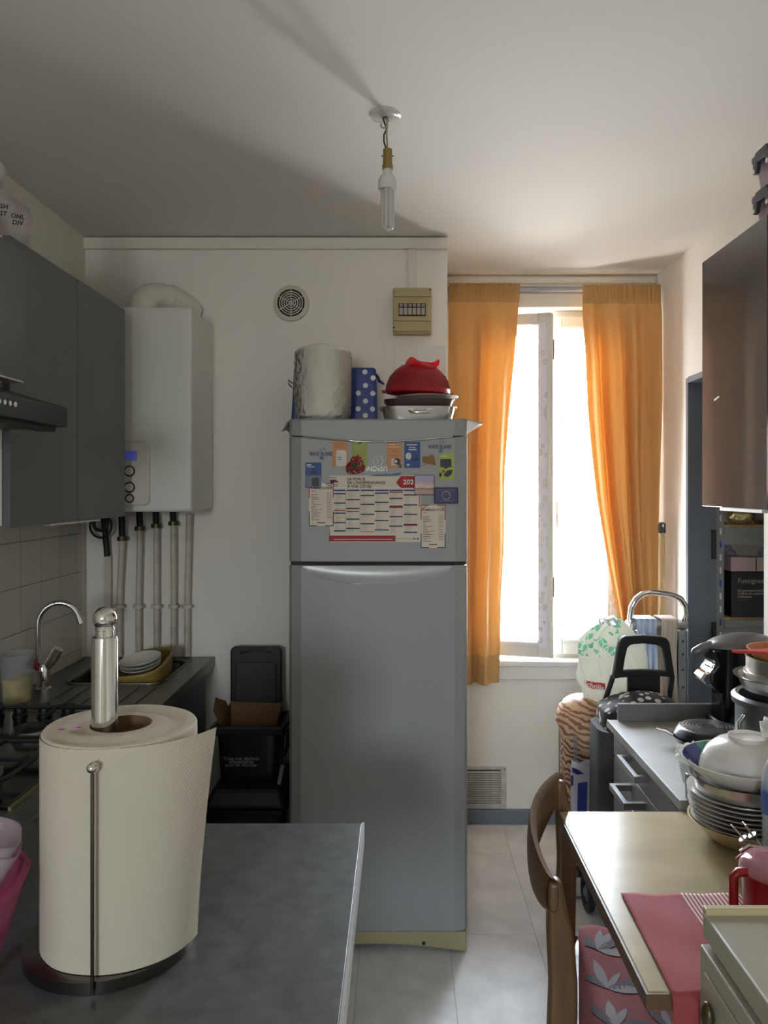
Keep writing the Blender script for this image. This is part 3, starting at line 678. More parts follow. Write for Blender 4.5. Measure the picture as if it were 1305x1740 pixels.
bt = tag(MB().grid(tray(-0.052, 0.184, 2.69, 2.90, 1.8395, 1.866, 0.04), 48, 10, closeu=True).build('baking_tin', mat('brown_nonstick', (74, 52, 50), 0.4, 0.2), smooth=50, solid=0.002), 'dark brown non-stick baking tin under the red colander', 'baking tin')
pw = tag(MB().lathe([(r*1.05, h) for r, h in plate_p], (0.098, 2.84, 1.868), 40).build('plate', plate_m, smooth=1), 'white plate sticking out beside the curtain under the red colander', 'plate')
cl_m = mat('red_plastic', (178, 34, 44), 0.38, transl=(0.25, (200, 30, 40)))
co = thing('colander', 'red plastic colander turned upside down on the baking tin', 'colander', (0.066, 2.8, 1.87))
MC = Matrix.Translation((0.062, 2.80, 1.8945)) @ Matrix.Rotation(math.radians(2.5), 4, 'Y') @ Matrix.Rotation(math.radians(1.5), 4, 'X') @ Matrix.Scale(0.93, 4)
dome = [(0.121, 0.0), (0.124, 0.004), (0.1185, 0.03), (0.108, 0.06), (0.09, 0.085), (0.066, 0.104), (0.04, 0.113), (1e-5, 0.116)]
MB().lathe(dome, (0, 0, 0), 56).xf(MC).build('bowl', cl_m, co, smooth=1, solid=0.003)
def foot(u, v):
    a = 2*PI*u; w = (0.5+0.5*math.sin(3*a+0.9))**2; r = 0.050+0.014*v
    return (0.012+r*math.cos(a), -0.022+r*math.sin(a), 0.094+0.036*v*(0.45+0.55*w)+0.30*r*math.sin(a))
MB().grid(foot, 60, 5, closeu=True).xf(MC).build('foot_ring', mat('red_plastic_bright', (214, 40, 46), 0.35, transl=(0.45, (232, 40, 40))), co, smooth=60, solid=0.0025)
sl = MB()
for i in range(96):
    a = 2*PI*i/96
    def pr_(t): return lerp_pts([(0.0, (0.1195)), (1, 0.0985)], t)
    pth = []
    for zz in (0.022, 0.032, 0.042, 0.052, 0.062, 0.072):
        r_ = lerp_pts([(0.004, 0.124), (0.03, 0.1185), (0.06, 0.108), (0.085, 0.09)], zz)+0.0018
        pth.append((r_*math.cos(a), r_*math.sin(a), zz))
    sl.tube(pth, 0.0011, 4)
tag(sl.xf(MC).build('slots', mat('slot_red', (96, 14, 22), 0.6), co), kind='stuff')
for s_ in (-1, 1):
    MB().box(s_*0.118 if s_ > 0 else -0.137, 0.137 if s_ > 0 else -0.118, -0.03, 0.03, 0.0, 0.008).xf(MC).build('grip', cl_m, co, bevel=0.004)

# --- papers and magnets on the freezer door
YD = FY
def mag(name, label, cat, r, col, group='magnets on the fridge', th=0.0025, rad=0.004, rough=0.5, layer=0):
    a, b = P(r[0], r[3], YD), P(r[2], r[1], YD)
    y1 = YD-0.0003-0.003*layer
    t = thing(name, label, cat, ((a.x+b.x)/2, y1, a.z), group)
    m = col if not isinstance(col, tuple) else mat('card_%d_%d_%d' % col, col, rough)
    MB().prism(rrect(a.x, b.x, a.z, b.z, rad, 3), 'y', y1-th, y1).build('card', m, t)
    t['yf'] = y1-th
    return t
def pp(t, poly, m, name='print', dy=0.0004):
    """flat print: polygon in photo pixels on the front of card t"""
    y = t['yf']; pts = [P(a, b, YD) for a, b in poly]
    return MB().prism([(p.x, p.z) for p in pts], 'y', y-dy, y).build(name, m, t)
def pr_rects(t, rects, m, name='print', dy=0.0004):
    y = t['yf']; mb = MB()
    for x0, y0, x1, y1 in rects:
        a, b = P(x0, y1, YD), P(x1, y0, YD); mb.box(a.x, b.x, y-dy, y, a.z, b.z)
    return mb.build(name, m, t)
def ell(cx, cy, rx, ry, n=16): return [(cx+rx*math.cos(2*PI*i/n), cy+ry*math.sin(2*PI*i/n)) for i in range(n)]
sky_b = mat('print_blue', (52, 84, 150), 0.5); drk = mat('print_dark', (40, 40, 46), 0.5); palew = mat('print_pale', (208, 204, 194), 0.5); brn = mat('print_brown', (140, 104, 60), 0.6)
ORG, GRN, BLU = (196, 132, 76), (150, 158, 66), (34, 70, 138)
t = mag('card_magnet', 'orange card magnet with a pale arched drawing, left of the green one', 'magnet', (565, 750, 591, 793), ORG)
pp(t, [(571, 792), (571, 769), (573, 765), (587, 765), (589, 769), (589, 792)], palew); pr_rects(t, [(567, 753+3*i, 585-2*i, 754+3*i) for i in range(3)], mat('print_orange_dark', (168, 96, 56), 0.5))
pr_rects(t, [(575, 777, 580, 778), (575, 780, 580, 781)], drk)
t = mag('card_magnet', 'green card magnet partly behind the red floral cloth pouch', 'magnet', (598, 751, 624, 794), GRN)
pp(t, [(608, 751.5), (615, 751.5), (611.5, 755)], drk); pr_rects(t, [(601, 757+3*i, 619, 758+3*i) for i in range(3)], mat('print_green_pale', (176, 184, 100), 0.5))
t = mag('card_magnet', 'orange card magnet with a black lens drawing beside the blue card', 'magnet', (657, 752, 683, 795), ORG)
pr_rects(t, [(660, 755, 672, 756.2), (660, 759, 679, 760.2)], palew); pr_rects(t, [(663, 766, 679, 767), (663, 774, 679, 775)], MATS['print_orange_dark'])
pp(t, [(665, 780), (674, 779), (674, 791), (665, 791)], palew); pp(t, ell(674.5, 784, 6, 5.5), drk, dy=0.0008); pp(t, ell(672.5, 784, 2.8, 2.8), palew, dy=0.0012); pp(t, [(677, 786), (681, 789), (682, 795), (679, 795)], drk, dy=0.0008)
t = mag('card_magnet', 'blue card magnet with white lettering between the orange card and bread magnet', 'magnet', (687, 751, 714, 795), BLU)
pr_rects(t, [(691, 755, 709, 757), (695, 759.5, 706, 761), (694, 763, 708, 765)], palew); pp(t, ell(694, 775, 5, 6), palew); pp(t, ell(693.5, 790, 2.5, 2), palew); pp(t, [(699, 780), (709, 777), (712, 783), (702, 784)], drk)
t = mag('card_magnet', 'lime green card magnet with a television and laptop drawing', 'magnet', (745, 771, 771, 814), (168, 178, 62))
pr_rects(t, [(748, 780, 767, 794), (754, 794, 761, 796)], drk); pp(t, [(759, 800), (769, 798), (767, 806), (761, 811), (753, 808)], drk); pp(t, ell(753.5, 801, 2.6, 2.6), mat('print_red', (150, 40, 34), 0.5)); pp(t, [(746, 804), (750, 803), (751, 808), (747, 812)], drk)
pr_rects(t, [(748, 774.5, 760, 775.6)], palew)
t = mag('card_magnet', 'blue card magnet with a lamp drawing above the left phone list', 'magnet', (519, 786, 546, 829), BLU)
pr_rects(t, [(521, 789, 529, 791), (522, 792.5, 534, 793.8)], palew); pp(t, [(532, 796), (534, 796), (535, 801), (540, 805), (526, 805), (531, 801)], drk); pp(t, [(520, 808), (546, 808), (546, 828), (520, 828)], mat('print_greyblue', (110, 118, 132), 0.5)); pp(t, [(530, 813), (538, 811), (542, 813), (542, 826), (530, 826)], drk, dy=0.0008)
# floral pouch magnet
t = thing('floral_pouch_magnet', 'puffy red floral cloth magnet tied with a brown bow', 'magnet', P(603, 808, YD), 'magnets on the fridge')
def floral_mat():
    m = mat('floral_cloth', (150, 44, 40), 0.8); nt = m.node_tree; N = nt.nodes; L = nt.links
    tc = N.new('ShaderNodeTexCoord'); v = N.new('ShaderNodeTexVoronoi'); v.inputs['Scale'].default_value = 120; L.new(tc.outputs['Object'], v.inputs['Vector'])
    r = N.new('ShaderNodeValToRGB'); r.color_ramp.elements[0].color = rgb((200, 180, 140)); r.color_ramp.elements[1].color = rgb((150, 40, 36)); r.color_ramp.elements[0].position = 0.25; r.color_ramp.elements[1].position = 0.4
    L.new(v.outputs['Distance'], r.inputs[0]); L.new(r.outputs[0], N['Principled BSDF'].inputs['Base Color']); return m
flo = floral_mat(); fpt = P(604, 789, YD-0.012)
pc = [(584, 788), (592, 786), (594, 777), (602, 770), (612, 770), (617, 776), (619, 785), (624, 796), (621, 803), (610, 808), (595, 808), (585, 808)]
mb = MB(); ctr = P(604, 791, YD-0.022); ring0 = [P(a, b, YD-0.001) for a, b in pc]; ring1 = [(r_-ctr)*0.8+ctr+Vector((0, -0.004, 0)) for r_ in [P(a, b, YD-0.012) for a, b in pc]]
n = len(pc); mb.add(ring0+[Vector((r_.x, YD-0.016, r_.z)) for r_ in ring1]+[Vector((ctr.x, YD-0.02, ctr.z))], [(i, (i+1) % n, n+(i+1) % n, n+i) for i in range(n)]+[(n+i, n+(i+1) % n, 2*n) for i in range(n)]+[tuple(range(n))])
mb.build('pouch', flo, t, smooth=80, sub=1)
bw = MB()
for a, b in ((596, 786), (612, 784), (594, 800), (614, 799)):
    bw.tube([P(603, 791, YD-0.024), P((603+a)/2, (791+b)/2-1, YD-0.027), P(a, b, YD-0.022)], [0.002, 0.006, 0.003], 8)
bw.sphere(P(603, 791, YD-0.025), 0.005, 10, 8).build('bow', mat('brown_ribbon', (92, 82, 62), 0.7), t, smooth=60)
# bread-bag magnet
t = thing('bread_magnet', 'brown paper bread bag shaped magnet above the photo magnet', 'magnet', P(729, 798, YD), 'magnets on the fridge'); t['yf'] = YD-0.0005
pp(t, [(717, 778), (719, 775), (726, 776), (730, 774), (735, 773), (738, 777), (739, 783), (741, 791), (731, 789), (724, 788), (718, 785)], brn, 'bag', 0.004)
pp(t, [(717, 794), (727, 789), (729, 791), (719, 798)], mat('print_pinkish', (196, 160, 150), 0.6), 'print', 0.002)
# WAVE ISLAND logo stickers
navy = mat('logo_navy', (36, 44, 92), 0.5); lblue = mat('logo_blue', (60, 100, 160), 0.5)
for cx, cy, lab in ((545.5, 771.5, 'blue palm and wave logo sticker near the left edge of the freezer door'), (747.5, 759.5, 'blue palm and wave logo sticker near the curtain side of the freezer door')):
    t = thing('logo_sticker', lab, 'sticker', P(cx, cy+11, YD), 'magnets on the fridge'); t['yf'] = YD-0.0004
    c = P(cx, cy, YD-0.0006); rr = 11/F*YD
    MB().tube(arc(c, rr, math.radians(-160), math.radians(100), 24), 0.0005, 4).build('ring', mat('logo_ring', (140, 144, 150), 0.5), t)
    txt('WAVE ISLAND', 0.0185, P(cx, cy, YD-0.0009), navy, t, sx=0.62, ext=0.0006)
    pp(t, [(cx-1, cy+9), (cx-3, cy+6), (cx, cy+4), (cx+4, cy+4), (cx+6, cy+7), (cx+2, cy+6), (cx+5, cy+10)], lblue, 'wave', 0.0006)
    for an in range(5):
        a = math.radians(200-55*an); pp(t, [(cx+3, cy-8), (cx+3+5*math.cos(a)-0.6, cy-8-4*math.sin(a)), (cx+3+5*math.cos(a)+0.8, cy-8-4*math.sin(a)+1.4)], lblue, 'palm_leaf', 0.0006)
# sawfish strip
t = thing('sawfish_magnet', 'flat blue-grey pointed fish magnet above the calendar', 'magnet', P(656, 810, YD), 'magnets on the fridge'); t['yf'] = YD-0.0004
pp(t, [(630, 808), (640, 806), (653, 806), (655, 804), (659, 806), (682, 803), (679, 808), (660, 809), (630, 809)], mat('print_steelblue', (74, 104, 122), 0.5), 'body', 0.002)
# calendar
t = mag('wall_calendar', 'six-month paper calendar with red and navy print on the freezer door', 'calendar', (560, 808, 715, 921), paper_m, 'papers on the fridge', 0.0006, 0.0008)
txt('LA FORCE\nDE L\u2019IND\u00c9PENDANCE\n\u00c0 VOS C\u00d4T\u00c9S', 0.0125, P(590, 820.5, YD)+Vector((0, t['yf']-YD-0.0002, 0)), ink_m, t, align='LEFT')
pp(t, [(673, 820), (681, 809), (711, 809), (711, 829), (681, 829)], red_ink, 'year_flag')
txt('202', 0.0225, P(694, 819.5, YD)+Vector((0, t['yf']-YD-0.0008, 0)), white_ink, t)
pr_rects(t, [(559, 910, 672, 920)], red_ink, 'footer_band'); pr_rects(t, [(568, 916, 667, 917)], white_ink, 'print', 0.0007)
pr_rects(t, [(673, 915, 700, 915.6), (702, 914, 706, 917), (708, 914, 712, 917)], mat('print_grey', (130, 124, 116), 0.6), 'print')
pp(t, [(561, 815), (571, 815), (576, 820), (568, 820), (561, 822)], blue_ink, 'emblem'); pp(t, [(568, 815), (576, 820), (568, 820)], red_ink, 'emblem', 0.0008); pr_rects(t, [(559.5, 811, 572, 812), (567, 823, 575, 824.2), (568, 826, 574, 827)], mat('print_mauve', (96, 70, 96), 0.6))
xs = [567.5, 588.5, 613, 637, 661.5, 686]; wd = [19.5, 22.5, 23, 23.5, 23, 23]
pr_rects(t, [(a, 832, a+w, 834.6) for a, w in zip(xs, wd)], blue_ink, 'month_heading')
rows = [[838, 854, 871, 887, 901], [848, 863, 881, 897], [841, 856, 873, 889], [837, 852.5, 868, 883.5, 899.5], [846, 861, 877, 893], [840, 857, 873, 890, 903.5]]
pr_rects(t, [(a, r_, a+w, r_+2) for a, w, rs in zip(xs, wd, rows) for r_ in rs], blue_ink, 'week_bar')
pr_rects(t, [(567.5, 866.5, 587, 868), (588.5, 868.5, 610, 870), (661.5, 835.5, 684.5, 837.5), (661.5, 859, 684.5, 861), (613, 903, 636, 904), (686, 891.8, 709, 893.6)], red_ink, 'holiday_bar')
rd = random.Random(5)
pr_rects(t, [(a+2, 837+2.2*k, a+2+rd.uniform(4, 12), 837.55+2.2*k) for a in xs for k in range(31)], mat('print_faint', (156, 146, 132), 0.7), 'date_line', 0.0002)['kind'] = 'stuff'
pr_rects(t, [(a-1.2, 835, a-0.6, 905) for a in xs[1:3]], mat('print_line', (110, 106, 110), 0.6), 'column_line', 0.0003)
pr_rects(t, [(712, 840, 713.5, 861), (559.6, 901, 560.6, 910)], red_ink, 'side_band')
# phone lists
for (x0, y0), lab in (((525, 821), 'cream useful-numbers list overlapping the calendar beside the blue lamp card'), ((715, 858), 'cream useful-numbers list below the dark blue flag magnet')):
    t = mag('phone_list', lab, 'list', (x0, y0, x0+42, y0+73), paper_m, 'papers on the fridge', 0.0006, 0.0008, layer=0.5)
    txt('NUM\u00c9ROS UTILES', 0.0105, P(x0+21, y0+8.5, YD)+Vector((0, t['yf']-YD-0.0002, 0)), ink_m, t, sx=0.85)
    pr_rects(t, [(x0, y0, x0+14, y0+1.4), (x0, y0, x0+1.4, y0+25), (x0+28, y0, x0+42, y0+1.4), (x0+40.6, y0, x0+42, y0+25)], red_ink, 'corner_band')
    pr_rects(t, [(x0, y0+71.6, x0+14, y0+73), (x0, y0+48, x0+1.4, y0+73), (x0+28, y0+71.6, x0+42, y0+73), (x0+40.6, y0+48, x0+42, y0+73)], drk, 'corner_band')
    rd = random.Random(3)
    pr_rects(t, [(x0+4, y0+13+2.85*k, x0+4+rd.uniform(4, 19), y0+13.8+2.85*k) for k in range(18) if k not in (1,)], mat('print_brownred', (120, 58, 52), 0.6), 'text_line')
    pr_rects(t, [(x0+30, y0+16+2.85*k, x0+38.5, y0+16.6+2.85*k) for k in range(16)], MATS['print_brownred'], 'text_line')
    for sg in (1, -1):
        cx = x0+21-sg*21; pp(t, [(cx+sg*2, y0+6), (cx+sg*4, y0+3), (cx+sg*12, y0+2), (cx+sg*9, y0+4.5), (cx+sg*4, y0+8)], mat('print_tan', (170, 150, 128), 0.6), 'hand_drawing')
    pr_rects(t, [(x0+14, y0+66.5, x0+28, y0+68)], drk, 'text_line')
# photo and flag magnets
def sunset_mat():
    m = mat('sunset_print', (170, 150, 160), 0.25); nt = m.node_tree; N = nt.nodes; L = nt.links
    tc = N.new('ShaderNodeTexCoord'); s_ = N.new('ShaderNodeSeparateXYZ'); L.new(tc.outputs['Generated'], s_.inputs[0])
    no = N.new('ShaderNodeTexNoise'); no.inputs['Scale'].default_value = 6; L.new(tc.outputs['Generated'], no.inputs['Vector'])
    ma = N.new('ShaderNodeMath'); ma.operation = 'MULTIPLY_ADD'; ma.inputs[1].default_value = 0.25; L.new(no.outputs['Fac'], ma.inputs[0]); L.new(s_.outputs[2], ma.inputs[2])
    r = N.new('ShaderNodeValToRGB'); e_ = r.color_ramp.elements; e_[0].color = rgb((150, 112, 120)); e_[1].color = rgb((160, 150, 176))
    for p_, c_ in ((0.3, (176, 140, 130)), (0.44, (128, 92, 84)), (0.5, (216, 180, 150)), (0.8, (172, 152, 168))):
        q = e_.new(p_); q.color = rgb(c_)
    L.new(ma.outputs[0], r.inputs[0]); L.new(r.outputs[0], N['Principled BSDF'].inputs['Base Color']); return m
t = mag('photo_magnet', 'square glossy magnet with a pink sunset photograph', 'magnet', (704, 807, 738, 841), drk, layer=1, th=0.003, rad=0.001)
pr_rects(t, [(705, 808, 737, 840)], sunset_mat(), 'photo', 0.0006)
t = mag('flag_magnet', 'dark blue rectangular magnet with a ring of pale stars', 'magnet', (737, 828, 778.5, 856), (26, 30, 62), layer=1, th=0.003, rad=0.002)
pr_rects(t, [(739.5, 830.5, 776, 853.5)], mat('flag_blue', (36, 42, 90), 0.4), 'flag_field', 0.0005)
for i in range(12):
    a = 2*PI*i/12
    cx, cy = 758+7*math.cos(a), 842+7*math.sin(a); st = []
    for k in range(10):
        r_ = 1.2 if k % 2 == 0 else 0.5; an = PI/2+k*PI/5; st.append((cx+r_*math.cos(an), cy-r_*math.sin(an)))
    pp(t, st, palew, 'star', 0.001)
pr_rects(t, [(744, 832, 772, 832.7), (747, 850.5, 769, 851.2)], MATS['print_greyblue'], 'text_line', 0.001)

# ================================================================ PENDANT
pd = thing('pendant_lamp', 'bare energy-saving bulb hanging on twisted wires from the ceiling', 'lamp', (-0.034, 2.09, ZC))
rs = mat('clear_rose', (226, 226, 220), 0.15, alpha=0.5)
MB().lathe([(0.040, 0.0), (0.041, -0.004), (0.036, -0.007), (0.01, -0.009), (0.008, -0.006), (0.034, -0.003), (0.038, 0.0)], (-0.039, 2.09, ZC-0.0005), 36).build('ceiling_rose', rs, pd, smooth=1)
wire_m = mat('old_wire', (150, 140, 112), 0.6); dwire = mat('dark_wire', (40, 34, 28), 0.6)
MB().tube([(-0.036, 2.09, ZC-0.002), (-0.034, 2.085, 2.52), (-0.036, 2.085, 2.50), (-0.034, 2.09, 2.47), (-0.035, 2.09, 2.455)], 0.0024, 8).build('wire', wire_m, pd, smooth=60)
MB().tube([(-0.046, 2.09, ZC-0.004), (-0.042, 2.09, 2.53), (-0.036, 2.088, 2.512), (-0.043, 2.086, 2.495), (-0.043, 2.086, 2.478), (-0.036, 2.09, 2.455)], 0.0022, 8).build('wire', dwire, pd, smooth=60)
MB().tube([(-0.022, 2.09, ZC-0.004), (-0.034, 2.086, ZC-0.008), (-0.05, 2.09, ZC-0.004)], 0.003, 8).build('wire_joint', dwire, pd, smooth=60)
MB().tube([(-0.05, 2.075, 2.518)]+arc((-0.043, 2.075, 2.516), 0.0075, PI, 2*PI, 8)+[(-0.033, 2.08, 2.53), (-0.034, 2.085, ZC-0.004)], 0.0022, 8).build('hook', wire_m, pd, smooth=60)
LX, LY = -0.0335, 2.09
br_m = mat('old_brass', (146, 124, 66), 0.42, 0.5)
MB().lathe([(1e-5, 2.458), (0.012, 2.458), (0.0125, 2.43), (0.0125, 2.418), (0.0145, 2.416), (0.0145, 2.405), (1e-5, 2.405)], (LX, LY, 0), 24).build('lamp_holder', br_m, pd, smooth=1)
for s_ in (-1, 1): MB().sphere((LX+s_*0.0145, LY, 2.441), 0.0022, 8, 6).build('terminal_screw', dwire, pd)
bl = MB().lathe([(1e-5, 2.405), (0.0125, 2.405), (0.0125, 2.392), (0.0165, 2.39), (0.0245, 2.377), (0.0252, 2.357), (0.0235, 2.351), (1e-5, 2.351)], (LX, LY, 0), 28).build('bulb_base', mat('bulb_white', (206, 206, 200), 0.4), pd, smooth=1)
tube_m = mat('fluorescent_tube', (222, 220, 214), 0.25, transl=(0.35, (222, 220, 214)))
for a in (math.radians(100), math.radians(220), math.radians(340)):
    cx, cy = LX+0.0105*math.cos(a), LY+0.0105*math.sin(a); tx, ty = -math.sin(a), math.cos(a); h_ = 0.0075
    pth = [(cx-tx*h_, cy-ty*h_, 2.352), (cx-tx*h_, cy-ty*h_, 2.258)]
    pth += [(cx-tx*h_*math.cos(q), cy-ty*h_*math.cos(q), 2.258-h_*math.sin(q)) for q in [PI*i/8 for i in range(1, 8)]]
    pth += [(cx+tx*h_, cy+ty*h_, 2.258), (cx+tx*h_, cy+ty*h_, 2.352)]
    MB().tube(pth, 0.0055, 10).build('glass_tube', tube_m, pd, smooth=60)

# ================================================================ FOREGROUND COUNTER THINGS
hl = thing('paper_towel_holder', 'chrome paper towel holder with ball-topped pole and thin side rod', 'holder', (-0.42, 1.14, 0.90))
MB().lathe([(1e-5, 0), (0.117, 0), (0.118, 0.017), (0.115, 0.0195), (1e-5, 0.0195)], (-0.418, 1.142, 0.9005), 56).build('base', mat('base_steel', (120, 118, 114), 0.28, 1.0), hl, smooth=1)
MB().lathe([(1e-5, 0), (0.0185, 0), (0.0185, 0.428), (0.0175, 0.4325), (0.013, 0.4335), (0.013, 0.45), (1e-5, 0.45)], (-0.425, 1.135, 0.9145), 32).build('pole', chrome_m, hl, smooth=1)
MB().lathe([(0.013, 0.442), (0.0138, 0.4425), (0.0138, 0.4455), (0.013, 0.446)], (-0.425, 1.135, 0.9145), 32).build('neck_ring', chrome_m, hl, smooth=1)
MB().sphere((-0.425, 1.135, 1.373), 0.0172, 28, 18).build('ball', chrome_m, hl, smooth=60)
rodc = (-0.3985, 1.021)
MB().tube([(rodc[0], rodc[1], 0.905), (rodc[0], rodc[1], 1.195)], 0.0026, 10).build('rod', mat('dark_chrome', (120, 116, 110), 0.15, 1.0), hl, smooth=60)
MB().sphere((rodc[0], rodc[1], 1.198), 0.0075, 18, 12).build('rod_ball', chrome_m, hl, smooth=60)
# the roll
def towel_mat():
    m = mat('embossed_towel', (204, 195, 176), 0.85); nt = m.node_tree; N = nt.nodes; L = nt.links
    uv = N.new('ShaderNodeUVMap'); w1 = N.new('ShaderNodeTexWave'); w2 = N.new('ShaderNodeTexWave')
    for w, ro in ((w1, 0.6), (w2, -0.6)):
        mp = N.new('ShaderNodeMapping'); mp.inputs['Rotation'].default_value = (0, 0, ro); L.new(uv.outputs[0], mp.inputs[0]); L.new(mp.outputs[0], w.inputs['Vector'])
        w.inputs['Scale'].default_value = 9.5; w.inputs['Distortion'].default_value = 0.3
    mu = N.new('ShaderNodeMath'); mu.operation = 'MULTIPLY'; L.new(w1.outputs['Fac'], mu.inputs[0]); L.new(w2.outputs['Fac'], mu.inputs[1])
    bp = N.new('ShaderNodeBump'); bp.inputs['Strength'].default_value = 0.45; bp.inputs['Distance'].default_value = 0.0015; L.new(mu.outputs[0], bp.inputs['Height']); L.new(bp.outputs[0], N['Principled BSDF'].inputs['Normal'])
    return m
tow = towel_mat()
def uvgrid(o, fuv):
    me = o.data; ul = me.uv_layers.new(name='UVMap')
    for lp in me.loops: ul.data[lp.index].uv = fuv(me.vertices[lp.vertex_index].co)
RC = (-0.404, 1.142); RR = 0.1065; RZ0, RZ1 = 0.9205, 1.219; RI = 0.043
tr_ = thing('paper_towel_roll', 'thick embossed white paper towel roll standing on the counter', 'paper towel', (RC[0], RC[1], RZ0))
def rim(a): return 1+0.004*math.sin(5*a)+0.003*math.sin(9*a+1)
def rollbody(u, v):
    a = 2*PI*u
    if v < 0.25: k = v/0.25; r = RI+(RR-0.004-RI)*k; z = RZ1+0.0025*math.sin(8*k+a)*k*(1-k)*4
    elif v < 0.35: k = (v-0.25)/0.1; q = k*PI/2; r = RR-0.004+0.004*math.sin(q); z = RZ1-0.004*(1-math.cos(q))
    elif v < 0.97: r = RR; z = RZ1-0.004-(RZ1-0.004-RZ0)*(v-0.35)/0.62
    else: r = RI; z = RZ0
    r *= rim(a) if v > 0.2 else 1
    return (RC[0]+r*math.cos(a), RC[1]+r*math.sin(a), z)
o = MB().grid(rollbody, 72, 100, closeu=True).build('roll', tow, tr_, smooth=60)
def cuv(co): return ((math.atan2(co.y, co.x)*RR)*10, co.z*10)
uvgrid(o, cuv)
MB().lathe([(RI, 0.0), (RI, RZ1-RZ0+0.0005), (RI-0.0015, RZ1-RZ0+0.0005), (RI-0.0015, 0.0)], (RC[0], RC[1], RZ0), 48).build('cardboard_core', mat('cardboard', (112, 84, 64), 0.8), tr_, smooth=1)
def flap(u, v):
    # the loose last sheet: hugs the roll in front, stands away on the right, more at the top
    a = math.radians(-178+u*172); lift = max(0, (u-0.58)/0.42)
    z = RZ0+0.001+(RZ1-RZ0-0.001)*v
    r = RR*rim(a)+0.0004+0.0016*min(1, u*5)+(0.006+0.028*v**1.4)*lift**1.6
    return (RC[0]+r*math.cos(a), RC[1]+r*math.sin(a), z-0.004*(1-u)*v)
o = MB().grid(flap, 72, 24).build('loose_sheet', tow, tr_, smooth=80)
uvgrid(o, cuv)
pink_ink = mat('magenta_ink', (200, 60, 160), 0.7)
for x_, y_, r_ in ((-0.476, 1.108, 0.004), (-0.4555, 1.118, 0.0034)):
    MB().lathe([(1e-5, 0.0036), (r_, 0.0036), (r_, 0.003)], (x_, y_, RZ1-0.0008), 12, 1.2, 0.7).build('ink_mark', pink_ink, tr_)
# pink bowl with clear punnets
pk = mat('pink_plastic', (196, 92, 138), 0.2, transl=(0.35, (220, 96, 150)), alpha=0.5)
pbw = thing('pink_bowl', 'translucent pink plastic bowl at the edge of the counter', 'bowl', (-0.625, 1.04, 0.90))
PC = (-0.626, 1.035)
def pbowl(u, v):
    a = 2*PI*u; r = 0.068+0.055*v**0.8; w = 1+0.012*math.sin(14*a)*v
    if v < 0.06: r = 0.068*v/0.06
    return (PC[0]+r*w*math.cos(a), PC[1]+r*w*math.sin(a), 0.902+(0.138*max(0, (v-0.06)/0.94)**1.1))
MB().grid(pbowl, 56, 16, closeu=True).build('bowl_wall', pk, pbw, smooth=70, solid=0.003)
MB().tube([(PC[0]+0.1235*math.cos(a), PC[1]+0.1235*math.sin(a), 1.041+0.005*math.sin(5*a)) for a in [2*PI*i/48 for i in range(48)]], 0.0055, 8, closed=True).build('rim', pk, pbw, smooth=60)
clr = mat('clear_punnet', (222, 205, 214), 0.08, alpha=0.32)
def punnet(u, v):
    a = 2*PI*u; n = 4; c, s = math.cos(a), math.sin(a); r = (abs(c)**n+abs(s)**n)**(-1/n)
    k = 0.7+0.3*v if v > 0.1 else 0.7*v/0.1
    rib = 1+0.02*math.sin(40*a)*(1 if 0.15 < v < 0.85 else 0)
    return (r*c*0.075*k*rib, r*s*0.055*k*rib, 0.11*max(0, (v-0.1)/0.9))
for i, (rx, rz, dz, lab) in enumerate(((0.5, 0.4, 1.004, 'clear ribbed plastic punnet tilted in the pink bowl, nearer the towel roll'), (0.5, 0.4, 0.990, 'clear ribbed plastic punnet nested beneath the other one in the pink bowl'))):
    o = MB().grid(punnet, 48, 14, closeu=True).xf(Matrix.Translation((PC[0]+0.018, PC[1]-0.01, dz+0.005)) @ Matrix.Rotation(rz, 4, 'Z') @ Matrix.Rotation(rx*0.6, 4, 'Y')).build('plastic_punnet', clr, smooth=60, solid=0.001)
    tag(o, lab, 'punnet', 'punnets in the pink bowl')
ob = tag(MB().tube([(PC[0]-0.02, PC[1]-0.055, 0.96), (PC[0]+0.03, PC[1]-0.052, 1.0), (PC[0]+0.06, PC[1]-0.03, 1.01)], [0.006, 0.007, 0.005], 8).build('orange_straw', mat('orange_plastic', (214, 150, 30), 0.4), smooth=60), 'orange plastic stick lying in the pink bowl', 'stick')

# ================================================================ BINS BEHIND THE COUNTER
cb = thing('food_caddy', 'small black food-waste caddy with its lid open', 'bin', (-0.56, 2.93, 0.5))
yb0, yb1 = 2.84, 3.03
def caddy(u, v):
    a_ = 2*PI*u; c_, s_ = math.cos(a_), math.sin(a_); r_ = (abs(c_)**7+abs(s_)**7)**(-1/7)
    k_ = v/0.15*0.9 if v < 0.15 else 0.9+0.1*(v-0.15)/0.85
    return (-0.55+r_*c_*0.115*k_, (yb0+yb1)/2+r_*s_*(yb1-yb0)/2*k_, 0.505+0.195*max(0, (v-0.15)/0.85))
MB().grid(caddy, 56, 12, closeu=True).build('bucket', black_m, cb, smooth=50, solid=0.004)
MB().box(-0.678, -0.422, yb0-0.012, yb0-0.001, 0.672, 0.702).box(-0.678, -0.422, yb1+0.001, yb1+0.01, 0.672, 0.702).box(-0.678, -0.667, yb0-0.001, yb1+0.001, 0.672, 0.702).box(-0.433, -0.422, yb0-0.001, yb1+0.001, 0.672, 0.702).build('rim', black_m, cb, bevel=0.004)
ld = mat('caddy_lid', (34, 34, 34), 0.38)
a, b = P(391, 1207, 3.03), P(479, 1096, 3.03)
lidp = rrect(a.x, b.x, a.z+0.015, b.z-0.006, 0.022, 4)
lid = MB().prism(lidp, 'y', 3.03, 3.05).build('lid', ld, cb, bevel=0.006)
